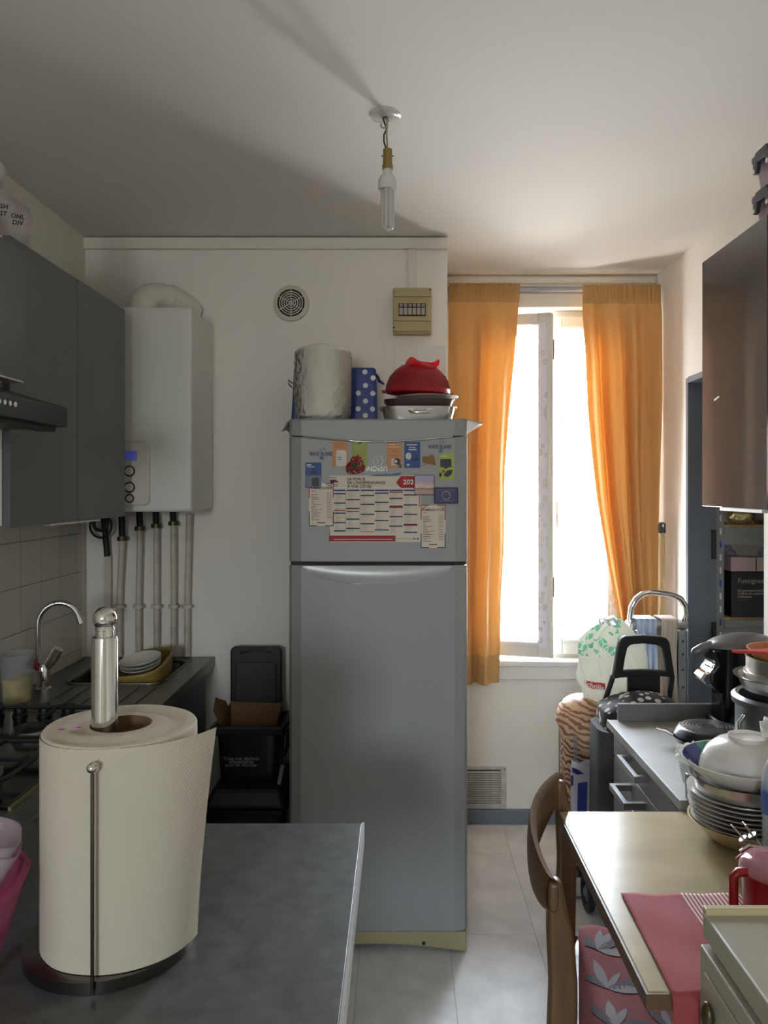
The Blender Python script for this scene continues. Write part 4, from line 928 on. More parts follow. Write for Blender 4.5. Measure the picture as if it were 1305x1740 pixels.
MB().prism(rrect(a.x+0.022, b.x-0.022, a.z+0.03, b.z-0.065, 0.012, 4), 'y', 3.022, 3.031).build('lid_panel', mat('caddy_panel', (42, 42, 41), 0.5), lid, bevel=0.003)
MB().tube([(a.x+0.04, 3.028, b.z-0.03)]+[(a.x+0.04+(b.x-a.x-0.08)*i/10, 3.026, b.z-0.03+0.01*math.sin(PI*i/10)) for i in range(1, 10)]+[(b.x-0.04, 3.028, b.z-0.03)], 0.004, 8).build('lid_grip', ld, lid, smooth=60)
MB().box(a.x+0.03, b.x-0.03, 3.034, 3.045, 0.69, 0.76).build('hinge', black_m, cb)
MB().tube([(-0.424, 2.90, 0.685), (-0.414, 2.895, 0.67), (-0.412, 2.89, 0.62), (-0.425, 2.885, 0.585), (-0.442, 2.885, 0.59)], 0.007, 8).build('handle', black_m, cb, smooth=60)
kr = mat('kraft_paper', (128, 98, 66), 0.85)
MB().add([(-0.645, 2.86, 0.60), (-0.645, 3.012, 0.60), (-0.455, 3.012, 0.60), (-0.455, 2.86, 0.60), (-0.650, 2.855, 0.715), (-0.648, 3.014, 0.745), (-0.452, 3.014, 0.74), (-0.450, 2.86, 0.70)],
    [(0, 1, 5, 4), (1, 2, 6, 5), (2, 3, 7, 6), (0, 3, 2, 1)]).build('paper_liner', kr, cb, solid=0.001)
MB().add([(-0.650, 2.855, 0.70), (-0.648, 3.0, 0.72), (-0.652, 2.95, 0.765), (-0.672, 2.87, 0.80), (-0.676, 2.85, 0.755)], [(0, 1, 2, 3, 4)]).build('liner_flap', kr, cb, solid=0.001)
yf_ = 2.829
for s_, py_, sz in (('Triez vos d\u00e9chets', 1289, 0.017), ('alimentaires', 1294.5, 0.017), ('pour les valoriser', 1300, 0.015)):
    txt(s_, sz, (-0.572, 2.838, EYE+(830-py_)/F*2.838), mat('caddy_print', (150, 150, 146), 0.6), cb)
tag(MB().box(-0.44, -0.427, 2.80, 2.815, 0.508, 0.575).xf(Matrix.Translation((-0.43, 2.81, 0.5)) @ Matrix.Rotation(0.2, 4, 'Y') @ Matrix.Translation((0.43, -2.81, -0.5))).build('white_tag', mat('tag_grey', (150, 146, 138), 0.6)), 'small pale paper tag propped beside the food caddy', 'tag')
tb = thing('trash_bin', 'large black trash bin under the food caddy', 'bin', (-0.55, 2.9, 0))
MB().frus((-0.66, -0.42, 2.77, 3.06, 0.0), (-0.685, -0.40, 2.75, 3.08, 0.44)).build('bin_body', blackg_m, tb, bevel=0.02)
MB().frus((-0.69, -0.395, 2.745, 3.085, 0.44), (-0.66, -0.42, 2.78, 3.06, 0.503)).build('bin_lid', black_m, tb, bevel=0.015)

# ================================================================ WINDOW DRESSING
def fabric_mat(name, col, tcol, amt):
    m = mat(name, col, 0.85, transl=(amt, tcol), bump=(420, 0.25)); return m
cur_m = fabric_mat('orange_curtain', (204, 156, 96), (240, 140, 36), 0.038)
hem_m = fabric_mat('curtain_hem', (184, 142, 88), (206, 134, 60), 0.012)
RY, RZ = 3.585, 2.466
rod = thing('curtain_rod', 'thin silver curtain rod above the window', 'rod', (0.68, RY, RZ))
MB().tube([(XP+0.003, RY, RZ), (XR-0.02, RY, RZ)], 0.0115, 14).build('tube', mat('rod_silver', (170, 172, 178), 0.3, 0.8), rod, smooth=60)
for xx in (XP, XR-0.033): MB().tube([(xx+0.0, RY, RZ), (xx+0.012, RY, RZ)], 0.02, 16).build('end_bracket', white_pl, rod, smooth=40)
def edge(tab, z):
    return lerp_pts(sorted((EYE+(830-py)/F*RY, (px-680)/F*RY) for px, py in tab), z)
LE = [(762, 470), (762, 1165)]; LRt = [(881, 470), (878, 560), (867, 700), (860, 800), (858, 930), (852, 1010), (847, 1165)]
RL = [(987, 470), (988, 530), (994, 600), (999, 700), (1004, 760), (1012, 840), (1021, 900), (1031, 960), (1042, 1020), (1052, 1075), (1058, 1165)]
RRt = [(1119, 470), (1118, 700), (1113, 900), (1110, 1165)]
def curtain(lt, rt_, z0, z1, folds, amp, ph):
    def fn(u, v):
        z = z0+(z1-z0)*v; xa, xb = edge(lt, z), edge(rt_, z)
        k = 0.35+0.65*min(1, (z1-z)/0.5)
        y = RY-0.016+amp*k*(0.55*math.sin(2*PI*folds*u+ph)+0.3*math.sin(2*PI*folds*1.7*u+ph*2+1.5*v)+0.2*math.sin(2*PI*folds*0.6*u-2*v))
        if z > RZ-0.06: y += 0.004*math.sin(60*u+3*math.sin(9*u))*1.0
        if abs(z-RZ) < 0.05: y = RY+(y-RY)*0.10-0.0235+0.0045*math.sin(2*PI*17*u+2.5*math.sin(11*u+ph))
        else:
            t_ = min(1, (abs(z-RZ)-0.05)/0.08); y = (RY-0.0215)*(1-t_)+y*t_ if t_ < 1 else y
        return (xa+(xb-xa)*u+0.003*math.sin(20*u+7*v), y, z)
    return fn
for lt, rt_, nm, zt, zb, ph in ((LE, LRt, 'orange cotton curtain hanging beside the fridge', 2.486, 0.675, 0.4), (RL, RRt, 'orange cotton curtain hanging against the wall behind the broom', 2.48, 0.675, 2.6)):
    ct_ = thing('curtain', nm, 'curtain', ((0.37 if lt is LE else 0.98), RY, zb), 'window curtains')
    fold = 2.3 if lt is LE else 3.4
    # one cloth, cut into heading, body and bottom hem at the seams
    for part_, z0, z1, m in (('heading', zt-0.085, zt, hem_m), ('cloth', zb+0.13, zt-0.085, cur_m), ('hem', zb, zb+0.13, hem_m)):
        full = curtain(lt, rt_, zb, zt, fold, 0.046, ph)
        mb = MB().grid(lambda u, v: full(u, (z0+(z1-z0)*v-zb)/(zt-zb)), 110, 8 if part_ != 'cloth' else 50)
        mb.build(part_, m, ct_, smooth=80)
# lace half curtains fixed to each casement
h_case = WZ1-WZ0-0.064
def lace(M, w):
    def fn(u, v): return M @ Vector((0.02+u*(w-0.04), -0.006+0.004*math.sin(26*u)*(0.6+0.4*v), 0.05+v*(h_case-0.10)))
    return fn
for M, w, lab in ((ML, 0.345, 'white floral lace net on the open window casement'), (MR, 0.336, 'white floral lace net on the closed window casement')):
    t = thing('lace_curtain', lab, 'net curtain', M @ Vector((w/2, -0.006, 0.05)), 'lace curtains')
    MB().grid(lace(M, w), 60, 30).build('net', lace_m, t, smooth=80)
    MB().tube([M @ Vector((0.03, -0.007, h_case-0.05)), M @ Vector((w-0.03, -0.007, h_case-0.05))], 0.004, 8).build('net_rod', white_pl, t, smooth=60)
    fr_ = MB()
    for i in range(44):
        x_ = 0.045+i*(w-0.09)/43; fr_.box(x_-0.0012, x_+0.0012, -0.008, -0.007, 0.05+0.004*(i % 3), 0.13)
    tag(fr_.xf(M).build('fringe', mat('lace_thread', (228, 228, 230), 0.8, transl=(0.5, (230, 230, 232))), t), kind='stuff')

# ================================================================ LOW WALL GRILLE
gr_m = mat('grille_white', (196, 192, 182), 0.5, var=(20, 0.1))
gv = thing('wall_grille', 'low white louvred air grille on the wall below the window', 'grille', (0.37, YB-0.01, 0.07))
MB().box(0.238, 0.494, YB-0.004, YB, 0.074, 0.266).build('plate', gr_m, gv)
MB().box(0.25, 0.468, YB-0.008, YB-0.004, 0.092, 0.252).build('backing', mat('grille_dark', (44, 38, 32), 0.9), gv)
for i in range(15):
    MB().add([(0.25, YB-0.016, 0.094+i*0.0105), (0.468, YB-0.016, 0.094+i*0.0105), (0.468, YB-0.008, 0.0975+i*0.0105), (0.25, YB-0.008, 0.0975+i*0.0105), (0.25, YB-0.0165, 0.0975+i*0.0105), (0.468, YB-0.0165, 0.0975+i*0.0105), (0.468, YB-0.0075, 0.1005+i*0.0105), (0.25, YB-0.0075, 0.1005+i*0.0105)],
        [(0,1,2,3), (4,7,6,5), (0,4,5,1), (1,5,6,2), (2,6,7,3), (3,7,4,0)]).build('slat', gr_m, gv)
MB().sphere((0.485, YB-0.005, 0.255), 0.003, 8, 6).build('screw', ink_m, gv)

# ================================================================ RIGHT SIDE: wall cabinets, store-room shelf
grey_gl = mat('grey_gloss_door', (80, 80, 79), 0.07, var=(2.5, 0.04))
def rcab(label, y0, y1):
    t = thing('wall_cabinet', label, 'cabinet', (1.04, (y0+y1)/2, 1.508))
    MB().box(0.913, XR-0.001, y0, y1, 1.512, 2.228).build('carcass', carc_m, t)
    MB().box(0.894, 0.912, y0+0.0015, y1-0.0015, 1.508, 2.228).build('door', grey_gl, t, bevel=0.001)
    MB().box(0.890, 0.916, y0+0.02, y1-0.14, 1.499, 1.5075).build('grip_strip', MATS['pale_strip'], t)
    return t
rc_ = rcab('glossy grey wall cabinet door hanging in front of the store room doorway', 1.92, 2.336)
MB().box(0.8932, 0.8938, 2.21, 2.245, 1.812, 1.8165).xf(Matrix.Translation((0.8935, 2.228, 1.814)) @ Matrix.Rotation(-0.2, 4, 'X') @ Matrix.Translation((-0.8935, -2.228, -1.814))).build('scratch', white_ink, rc_)
rcab('glossy grey wall cabinet nearest the camera, under the purple-lidded boxes', 1.50, 1.918)
# lidded boxes
bxm = mat('mauve_tub', (196, 176, 186), 0.3, transl=(0.35, (206, 186, 196)))
lidm = mat('purple_lid', (92, 60, 104), 0.35)
ltm = mat('latch_grey', (56, 56, 58), 0.4)
for i, (z0, lab) in enumerate(((2.2285, 'mauve plastic storage box with grey latch standing on the grey cabinet, lower of two'), (2.332, 'mauve plastic storage box with grey latch, upper of the two by the ceiling'))):
    t = thing('storage_box', lab, 'box', (1.04, 1.93, z0), 'boxes on the right-hand cabinet')
    MB().frus((0.945, 1.14, 1.76, 2.07, z0), (0.936, 1.15, 1.75, 2.08, z0+0.082)).build('tub', bxm, t, bevel=0.008)
    MB().box(0.928, 1.158, 1.742, 2.088, z0+0.082, z0+0.101).build('lid', lidm, t, bevel=0.006)
    for ya in (1.82, 2.015):
        la = MB()
        pr__ = [(ya-0.045, z0+0.045), (ya-0.045, z0+0.075), (ya-0.03, z0+0.098), (ya+0.03, z0+0.098), (ya+0.045, z0+0.075), (ya+0.045, z0+0.045), (ya+0.03, z0+0.045), (ya+0.022, z0+0.07), (ya-0.022, z0+0.07), (ya-0.03, z0+0.045)]
        MB().prism(pr__, 'x', 0.920, 0.934).build('latch', ltm, t, bevel=0.003)
        for s_ in (-1, 1): MB().box(0.918, 0.921, ya+s_*0.037-0.005, ya+s_*0.037+0.005, z0+0.047, z0+0.056).build('latch_tab', white_pl, t)
# store-room shelf unit
galv = mat('galvanised_steel', (128, 132, 132), 0.42, 0.7)
chip = mat('chipboard', (176, 146, 100), 0.8, var=(60, 0.12))
sh = thing('shelf_unit', 'galvanised steel shelf unit with chipboard boards in the store room', 'shelf', (1.6, 3.5, 0))
SX0, SX1, SY0, SY1 = 1.325, 1.95, 3.335, 3.62
def upright(xa, xb, y): 
    return MB().box(xa, xb, y, y+0.003, 0, 2.0).box(xa, xa+0.003, y, y+0.035, 0, 2.0)
up1 = upright(SX0, SX0+0.044, SY0).build('upright', galv, sh)
for i in range(20):
    zz = 1.49-i*0.055; sl_ = i in (4, 5); 
    MB().box(SX0+0.026, SX0+0.034, SY0-0.0012, SY0+0.0002, zz-0.014, zz+0.012).build('slot', mat('slot_pale', (210, 212, 210), 0.5) if i % 3 else mat('slot_blue', (44, 66, 160), 0.5), up1)
upright(SX1-0.04, SX1, SY0).build('upright', galv, sh); upright(SX0, SX0+0.04, SY1).build('upright', galv, sh); upright(SX1-0.04, SX1, SY1).build('upright', galv, sh)
for zt in (1.405, 1.012, 0.55):
    s_ = MB().box(SX0+0.045, SX1-0.04, SY0+0.005, SY0+0.012, zt-0.085, zt-0.008).box(SX0+0.045, SX1-0.04, SY0-0.001, SY0+0.005, zt-0.04, zt-0.008).build('beam', galv, sh, bevel=0.001)
    MB().box(SX0+0.045, SX1-0.04, SY0+0.013, SY1, zt-0.009, zt).build('board', chip, sh)
foil = mat('foil_wrap', (214, 200, 150), 0.18, 0.7, bump=(30, 0.8)); 
def lump(name, c, r, label, cat, m, seed, group=None, n=20, amp=0.16):
    rnd = random.Random(seed); ph = [rnd.uniform(0, 6.3) for _ in range(9)]
    def fn(u, v):
        a = 2*PI*u; b = PI*v; w = 1+amp*(math.sin(3*a+ph[0]+2*b)+math.sin(5*a-3*b+ph[1])+0.7*math.sin(8*b+ph[2]+2*a)+0.6*math.sin(11*a+ph[3]+7*b))/3
        s_ = max(1e-4, math.sin(b)); return (c[0]+r[0]*w*s_*math.cos(a), c[1]+r[1]*w*s_*math.sin(a), c[2]+r[2]-r[2]*w*math.cos(b) if False else c[2]+r[2]*(1-math.cos(b))*(w if v > 0.5 else 1))
    return tag(MB().grid(fn, 2*n, n, closeu=True).build(name, m, smooth=50), label, cat, group)
lump('foil_packet', (1.465, 3.40, 1.4055), (0.055, 0.03, 0.033), 'shiny foil packet on the top store-room shelf', 'packet', foil, 4)
lump('dark_packet', (1.565, 3.41, 1.4055), (0.04, 0.03, 0.03), 'dark crinkled packet next to the foil packet on the top shelf', 'packet', mat('dark_wrap', (96, 88, 80), 0.4, bump=(30, 0.8)), 9)
bk = thing('carton', 'black printed carton on the lower store-room shelf', 'box', (1.49, 3.40, 1.012))
MB().box(1.405, 1.60, 3.345, 3.50, 1.0125, 1.208).build('box_body', mat('black_card', (20, 19, 20), 0.45), bk, bevel=0.0015)
cpr = mat('pale_print', (176, 172, 164), 0.5)
txt('Fontignac', 0.03, (1.487, 3.3435, 1.168), cpr, bk, sx=0.9, bold=0)
for i, s_ in enumerate(('Set gastronomique', 'Coffret de cuisson', 'Collection')): txt(s_, 0.0135, (1.43, 3.3435, 1.127-0.013*i), cpr, bk, align='LEFT')
MB().box(1.43, 1.47, 3.344, 3.3448, 1.085, 1.0865).build('print', mat('print_rust', (150, 80, 50), 0.5), bk)
pkb = thing('small_carton', 'small pink and grey carton lying on top of the black carton', 'box', (1.48, 3.40, 1.209))
MB().box(1.405, 1.475, 3.35, 3.43, 1.2085, 1.268).build('pink_side', mat('pale_pink_card', (190, 160, 162), 0.5), pkb)
MB().box(1.4755, 1.55, 3.352, 3.43, 1.2085, 1.266).build('grey_side', mat('grey_card', (176, 166, 156), 0.6), pkb)
MB().box(1.511, 1.5145, 3.3505, 3.352, 1.2095, 1.265).build('print', ink_m, pkb)
lump('lavender_bag', (1.44, 3.562, 1.0125), (0.09, 0.045, 0.15), 'lilac speckled plastic bag behind the cartons on the shelf', 'bag', mat('lilac_bag', (140, 136, 160), 0.5, var=(90, 0.4)), 12, amp=0.1)
lump('blue_cloth', (1.60, 3.44, 1.21), (0.035, 0.03, 0.045), 'pale blue cloth on the black carton in the store room', 'cloth', mat('pale_blue_cloth', (160, 178, 214), 0.8), 15)

# ================================================================ CORNER BY THE WINDOW
# stepladder
la_m = mat('ladder_alu', (168, 170, 170), 0.32, 0.85)
sl_t = thing('stepladder', 'folded aluminium stepladder with bent tube handle by the doorway', 'stepladder', (1.0, 3.12, 0))
lp = [P(a, b, 3.11) for a, b in ((1076, 1075), (1071, 1050), (1073, 1032), (1081, 1018), (1092, 1009), (1104, 1006), (1125, 1008), (1145, 1012), (1157, 1018), (1164, 1029), (1166, 1042), (1163, 1055), (1159, 1072), (1158, 1085))]
MB().tube(lp, 0.0115, 14).build('handle', chrome_m, sl_t, smooth=60)
for xa in (0.902, 1.088):
    r_ = MB().box(xa, xa+0.004, 3.095, 3.14, 0.003, 1.0).box(xa, xa+0.040, 3.095, 3.099, 0.003, 1.0).box(xa+0.036, xa+0.040, 3.095, 3.14, 0.003, 1.0).build('rail', la_m, sl_t)
    for zz in (0.96, 0.91, 0.85, 0.78): MB().sphere((xa+0.022, 3.094, zz), 0.0055, 10, 6, (1, 0.6, 1)).build('rivet', mat('rivet_dark', (90, 90, 92), 0.4, 0.6), r_)
for zz in (0.24, 0.46, 0.68): MB().box(0.945, 1.086, 3.10, 3.15, zz, zz+0.03).build('step', la_m, sl_t, bevel=0.002)
MB().box(0.90, 1.13, 3.085, 3.17, 1.005, 1.035).build('platform', la_m, sl_t, bevel=0.01)
def drape(x0, x1, zt, zf, zb, yf, yb, ph, m, name, label):
    Lf, Lm, Lb = zt-zf, yb-yf, zt-zb; T = Lf+Lm+Lb
    def fn(u, v):
        s_ = v*T; w = 0.006*math.sin(7*u*PI+ph)+0.004*math.sin(15*u+ph+4*v)
        x = x0+(x1-x0)*u
        if s_ < Lf: y, z = yf-0.004-max(-0.003, w)*min(1, (Lf-s_)/0.04), zf+s_+0.012*math.sin(5*u+ph)*(1-s_/Lf)
        elif s_ < Lf+Lm: y, z = yf+s_-Lf, zt+0.004
        else: y, z = yb+0.004+abs(w), zt-(s_-Lf-Lm)
        return (x+0.004*math.sin(9*v+ph), y, z)
    return tag(MB().grid(fn, 28, 40).build(name, m, smooth=80, solid=0.003), label, 'towel', 'towels on the stepladder')
def stripe_mat(name, c0, c1, scale):
    m = mat(name, c0, 0.9); nt = m.node_tree; N = nt.nodes; L = nt.links
    tc = N.new('ShaderNodeTexCoord'); w = N.new('ShaderNodeTexWave'); w.inputs['Scale'].default_value = scale; w.inputs['Distortion'].default_value = 1.0; L.new(tc.outputs['Object'], w.inputs['Vector'])
    r = N.new('ShaderNodeValToRGB'); r.color_ramp.elements[0].color = rgb(c0); r.color_ramp.elements[1].color = rgb(c1); L.new(w.outputs['Fac'], r.inputs[0]); L.new(r.outputs[0], N['Principled BSDF'].inputs['Base Color']); return m
drape(0.925, 1.005, 1.0445, 0.78, 0.85, 3.078, 3.176, 0.5, stripe_mat('blue_towel', (150, 170, 206), (206, 214, 226), 14), 'dish_towel', 'pale blue striped towel hanging on the stepladder')
drape(1.018, 1.082, 1.046, 0.70, 0.84, 3.076, 3.176, 2.2, mat('beige_towel', (196, 182, 168), 0.9), 'dish_towel', 'beige towel hanging on the stepladder nearest its rail')
# broom
brm = thing('broom', 'wooden broom handle with black hanging cap leaning by the curtain', 'broom', (1.13, 3.42, 0))
MB().tube([(1.130, 3.42, 0.02), (1.139, 3.43, 1.372)], 0.0125, 12).build('stick', mat('broom_wood', (176, 144, 96), 0.6), brm, smooth=60)
cap = [(1.139-0.0135, 1.366), (1.139+0.0135, 1.366), (1.139+0.0135, 1.405), (1.139+0.008, 1.413), (1.139-0.008, 1.413), (1.139-0.0135, 1.405)]
MB().prism(cap, 'y', 3.4175, 3.4425).build('cap', black_m, brm, bevel=0.003)
MB().prism(ell(1.139, 1.399, 0.0035, 0.007, 12), 'y', 3.4165, 3.4178).build('cap_hole', white_pl, brm)
MB().box(1.06, 1.176, 3.39, 3.45, 0.0, 0.08).build('brush_head', black_m, brm, bevel=0.01)
# black shopping trolley with dotted flap
def dots_mat():
    m = mat('dotted_cloth', (30, 24, 28), 0.7); nt = m.node_tree; N = nt.nodes; L = nt.links
    tc = N.new('ShaderNodeTexCoord'); v = N.new('ShaderNodeTexVoronoi'); v.inputs['Scale'].default_value = 34; v.inputs['Randomness'].default_value = 0.75; L.new(tc.outputs['Object'], v.inputs['Vector'])
    r = N.new('ShaderNodeValToRGB'); r.color_ramp.interpolation = 'CONSTANT'; r.color_ramp.elements[0].color = rgb((196, 190, 182)); r.color_ramp.elements[1].color = rgb((28, 22, 26)); r.color_ramp.elements[1].position = 0.36
    L.new(v.outputs['Distance'], r.inputs[0]); L.new(r.outputs[0], N['Principled BSDF'].inputs['Base Color']); return m
dot_m = dots_mat(); tg = mat('charcoal_cloth', (62, 62, 64), 0.75, bump=(20, 0.4))
tr2 = thing('shopping_trolley', 'black shopping trolley with white-dotted flap and wide loop handle', 'trolley', (0.83, 2.76, 0))
def softbox(x0, x1, y0, y1, z0, z1, puff=0.08, e=5, dome=0.0):
    def fn(u, v):
        a = 2*PI*u; c, s = math.cos(a), math.sin(a); r = (abs(c)**e+abs(s)**e)**(-1/e)
        k = v/0.1 if v < 0.1 else 1+puff*math.sin(PI*(v-0.1)/0.8) if v < 0.9 else (1-v)/0.1
        z = z0+(0.0 if v < 0.1 else (z1-z0)*(v-0.1)/0.8 if v < 0.9 else (z1-z0)+dome*(1-((1-v)/0.1)**2))
        return ((x0+x1)/2+r*c*(x1-x0)/2*k, (y0+y1)/2+r*s*(y1-y0)/2*k, z)
    return MB().grid(fn, 48, 40, closeu=True)
softbox(0.672, 0.985, 2.635, 2.84, 0.13, 0.74, 0.02).build('bag', tg, tr2, smooth=60)
softbox(0.695, 0.985, 2.625, 2.845, 0.742, 0.80, 0.02, 4, 0.055).build('flap', dot_m, tr2, smooth=60)
def ringplate(outer, inner, d0, d1):
    n = len(outer); mb = MB()
    vs = [P(a, b, 2.86) for a, b in outer]+[P(a, b, 2.86) for a, b in inner]
    f_ = [Vector((p.x, d0, p.z)) for p in vs]; b_ = [Vector((p.x, d1, p.z)) for p in vs]
    N2 = 2*n; fs = []
    for i in range(n):
        j = (i+1) % n
        fs += [(i, j, n+j, n+i), (N2+i, N2+n+i, N2+n+j, N2+j), (i, N2+i, N2+j, j), (n+i, n+j, N2+n+j, N2+n+i)]
    return mb.add(f_+b_, fs)
out_ = [(1040, 1153), (1045, 1120), (1050, 1092), (1054, 1084), (1062, 1080), (1092, 1079), (1122, 1081), (1132, 1084), (1137, 1092), (1141, 1120), (1146, 1153), (1132, 1149), (1092, 1148), (1052, 1151)]
inn_ = [(1058, 1139), (1061, 1118), (1065, 1101), (1069, 1096), (1076, 1094), (1092, 1093), (1112, 1095), (1121, 1098), (1125, 1103), (1128, 1118), (1131, 1140), (1122, 1139), (1092, 1137), (1068, 1138)]
ringplate(out_, inn_, 2.85, 2.872).build('handle', black_m, tr2, bevel=0.004)
a, b = P(1066, 1172, 2.86), P(1121, 1146, 2.86); MB().box(a.x, b.x, 2.852, 2.87, a.z-0.05, b.z).build('handle_plate', black_m, tr2, bevel=0.003)
for x0_, x1_ in ((0.773, 0.70), (0.987, 0.95)):
    MB().tube([(x0_, 2.861, 0.88), (x1_+0.015, 2.868, 0.70), (x1_, 2.875, 0.08)], 0.0095, 10).build('frame_tube', black_m, tr2, smooth=60)
wh_m = mat('tyre_rubber', (38, 38, 40), 0.6); hub_m = mat('hub_grey', (120, 122, 124), 0.4)
def wheel(par, x, y, r):
    w = MB().lathe([(r*0.62, -0.013), (r*0.9, -0.014), (r, -0.008), (r, 0.008), (r*0.9, 0.014), (r*0.62, 0.013), (r*0.62, -0.013)], (x, y, r), 32, axis='x').build('wheel', wh_m, par, smooth=1)
    MB().lathe([(1e-5, -0.015), (r*0.22, -0.015), (r*0.25, -0.008), (r*0.25, 0.008), (r*0.22, 0.015), (1e-5, 0.015)], (x, y, r), 20, axis='x').build('hub', hub_m, w, smooth=1)
    for k in range(5):
        a = 2*PI*k/5; MB().tube([(x, y+0.2*r*math.cos(a), r+0.2*r*math.sin(a)), (x, y+0.66*r*math.cos(a), r+0.66*r*math.sin(a))], 0.006, 6).build('spoke', hub_m, w)
wheel(tr2, 0.694, 2.915, 0.068); wheel(tr2, 0.965, 2.915, 0.068)
MB().tube([(0.70, 2.915, 0.068), (0.96, 2.915, 0.068)], 0.006, 8).build('axle', steel_m, tr2)
MB().box(0.69, 0.97, 2.64, 2.90, 0.085, 0.125).build('foot_plate', black_m, tr2, bevel=0.004)
MB().tube([(0.74, 2.66, 0.09), (0.74, 2.65, 0.008), (0.92, 2.65, 0.008), (0.92, 2.66, 0.09)], 0.008, 8).build('stand', black_m, tr2, smooth=60)
# tiger print trolley
def tiger_mat():
    m = mat('tiger_print', (150, 110, 80), 0.6); nt = m.node_tree; N = nt.nodes; L = nt.links
    tc = N.new('ShaderNodeTexCoord'); mp = N.new('ShaderNodeMapping'); mp.inputs['Rotation'].default_value = (0.4, 1.2, 0.3); L.new(tc.outputs['Object'], mp.inputs[0])
    w = N.new('ShaderNodeTexWave'); w.inputs['Scale'].default_value = 14; w.inputs['Distortion'].default_value = 9; w.inputs['Detail'].default_value = 3; w.inputs['Detail Scale'].default_value = 1.2; L.new(mp.outputs[0], w.inputs['Vector'])
    r = N.new('ShaderNodeValToRGB'); r.color_ramp.elements[0].color = rgb((86, 52, 38)); r.color_ramp.elements[1].color = rgb((196, 156, 122)); r.color_ramp.elements[0].position = 0.25; r.color_ramp.elements[1].position = 0.6
    L.new(w.outputs['Fac'], r.inputs[0]); L.new(r.outputs[0], N['Principled BSDF'].inputs['Base Color'])
    return m
tig = tiger_mat()
tig2 = tig.copy(); tig2.name = 'tiger_print_pale'
for e_, c_ in zip([n for n in tig2.node_tree.nodes if n.type == 'VALTORGB'][0].color_ramp.elements, ((134, 92, 66), (206, 166, 132))): e_.color = rgb(c_)
tt = thing('shopping_trolley', 'tiger-print shopping trolley with rounded flap under the window', 'trolley', (0.72, 3.05, 0))
softbox(0.63, 0.79, 2.965, 3.13, 0.13, 0.63, 0.04, 4).build('bag', tig, tt, smooth=60)
def flapfn(u, v):
    # padded lid: a dome over the bag whose front edge hangs down in a rounded tongue
    a_ = 2*PI*u; ph_ = v*PI/2; r_ = math.sin(ph_)**0.8; front = max(0, -math.sin(a_))**1.5
    return (0.700+0.098*r_*math.cos(a_), 3.03+(0.112+0.012*front*v)*r_*math.sin(a_), 0.665+0.10*math.cos(ph_)-0.075*front*v**4)
MB().grid(flapfn, 60, 24, closeu=True).build('flap', tig2, tt, smooth=80, solid=0.006)
MB().tube([Vector(flapfn(i/60, 1.0)) for i in range(60)], 0.0035, 6, closed=True).build('piping', mat('cream_piping', (200, 186, 168), 0.6), tt, smooth=60)
for xx in (0.64, 0.785): MB().tube([(xx, 3.145, 0.06), (xx, 3.15, 0.70)], 0.008, 10).build('frame_tube', steel_m, tt, smooth=60)
MB().tube([(0.64, 3.15, 0.69), (0.645, 3.16, 0.71), (0.78, 3.16, 0.71), (0.785, 3.15, 0.69)], 0.008, 10).build('handle', black_m, tt, smooth=60)
wheel(tt, 0.672, 3.16, 0.06); wheel(tt, 0.765, 3.16, 0.06)
MB().box(0.64, 0.79, 2.98, 3.14, 0.09, 0.125).build('foot_plate', steel_m, tt)
MB().tube([(0.66, 3.0, 0.09), (0.66, 2.99, 0.008), (0.77, 2.99, 0.008), (0.77, 3.0, 0.09)], 0.007, 8).build('stand', steel_m, tt, smooth=60)
MB().tube([P(976, 1250, 2.915), P(976, 1300, 2.915)], 0.0025, 6).tube([P(980, 1250, 2.915), P(979, 1300, 2.915)], 0.0025, 6).build('cord', mat('grey_cord', (150, 150, 152), 0.6), tt)
a, b = P(971, 1310, 2.912), P(982, 1293, 2.912); MB().box(a.x, b.x, 2.906, 2.918, a.z, b.z).build('toggle', mat('pale_blue_clip', (140, 160, 176), 0.4), tt, bevel=0.003)
# white and blue bag hanging in front of it
wbm = mat('white_bag', (206, 206, 212), 0.5, transl=(0.3, (212, 212, 220))); nvm = mat('bag_navy', (44, 52, 124), 0.5)
wb_ = thing('carrier_bag', 'white carrier bag with dark blue stripes hanging on the tiger-print trolley', 'bag', P(990, 1390, 2.9))
def wbag(u, v):
    a_, b_ = P(970, 1395, 2.895), P(1010, 1298, 2.895); a = 2*PI*u
    c, s = math.cos(a), math.sin(a); r = (abs(c)**4+abs(s)**4)**(-0.25)
    return ((a_.x+b_.x)/2+r*c*(b_.x-a_.x)/2*(1-0.04*v), 2.897+r*s*0.016+0.003*math.sin(9*u+5*v), a_.z-0.05+(b_.z-a_.z+0.05)*v+0.012*v*math.sin(2*a))
MB().grid(wbag, 36, 16, closeu=True).build('bag_body', wbm, wb_, smooth=70)
for poly in ([(982, 1331), (998, 1328), (997, 1390), (981, 1390)], [(972, 1304), (983, 1308), (992, 1315), (980, 1316), (973, 1312)], [(970, 1318), (974, 1318), (974, 1334), (970, 1336)]):
    pts = [P(a_, b_, 2.878) for a_, b_ in poly]; MB().prism([(p.x, p.z) for p in pts], 'y', 2.8765, 2.8815).build('stripe', nvm, wb_)
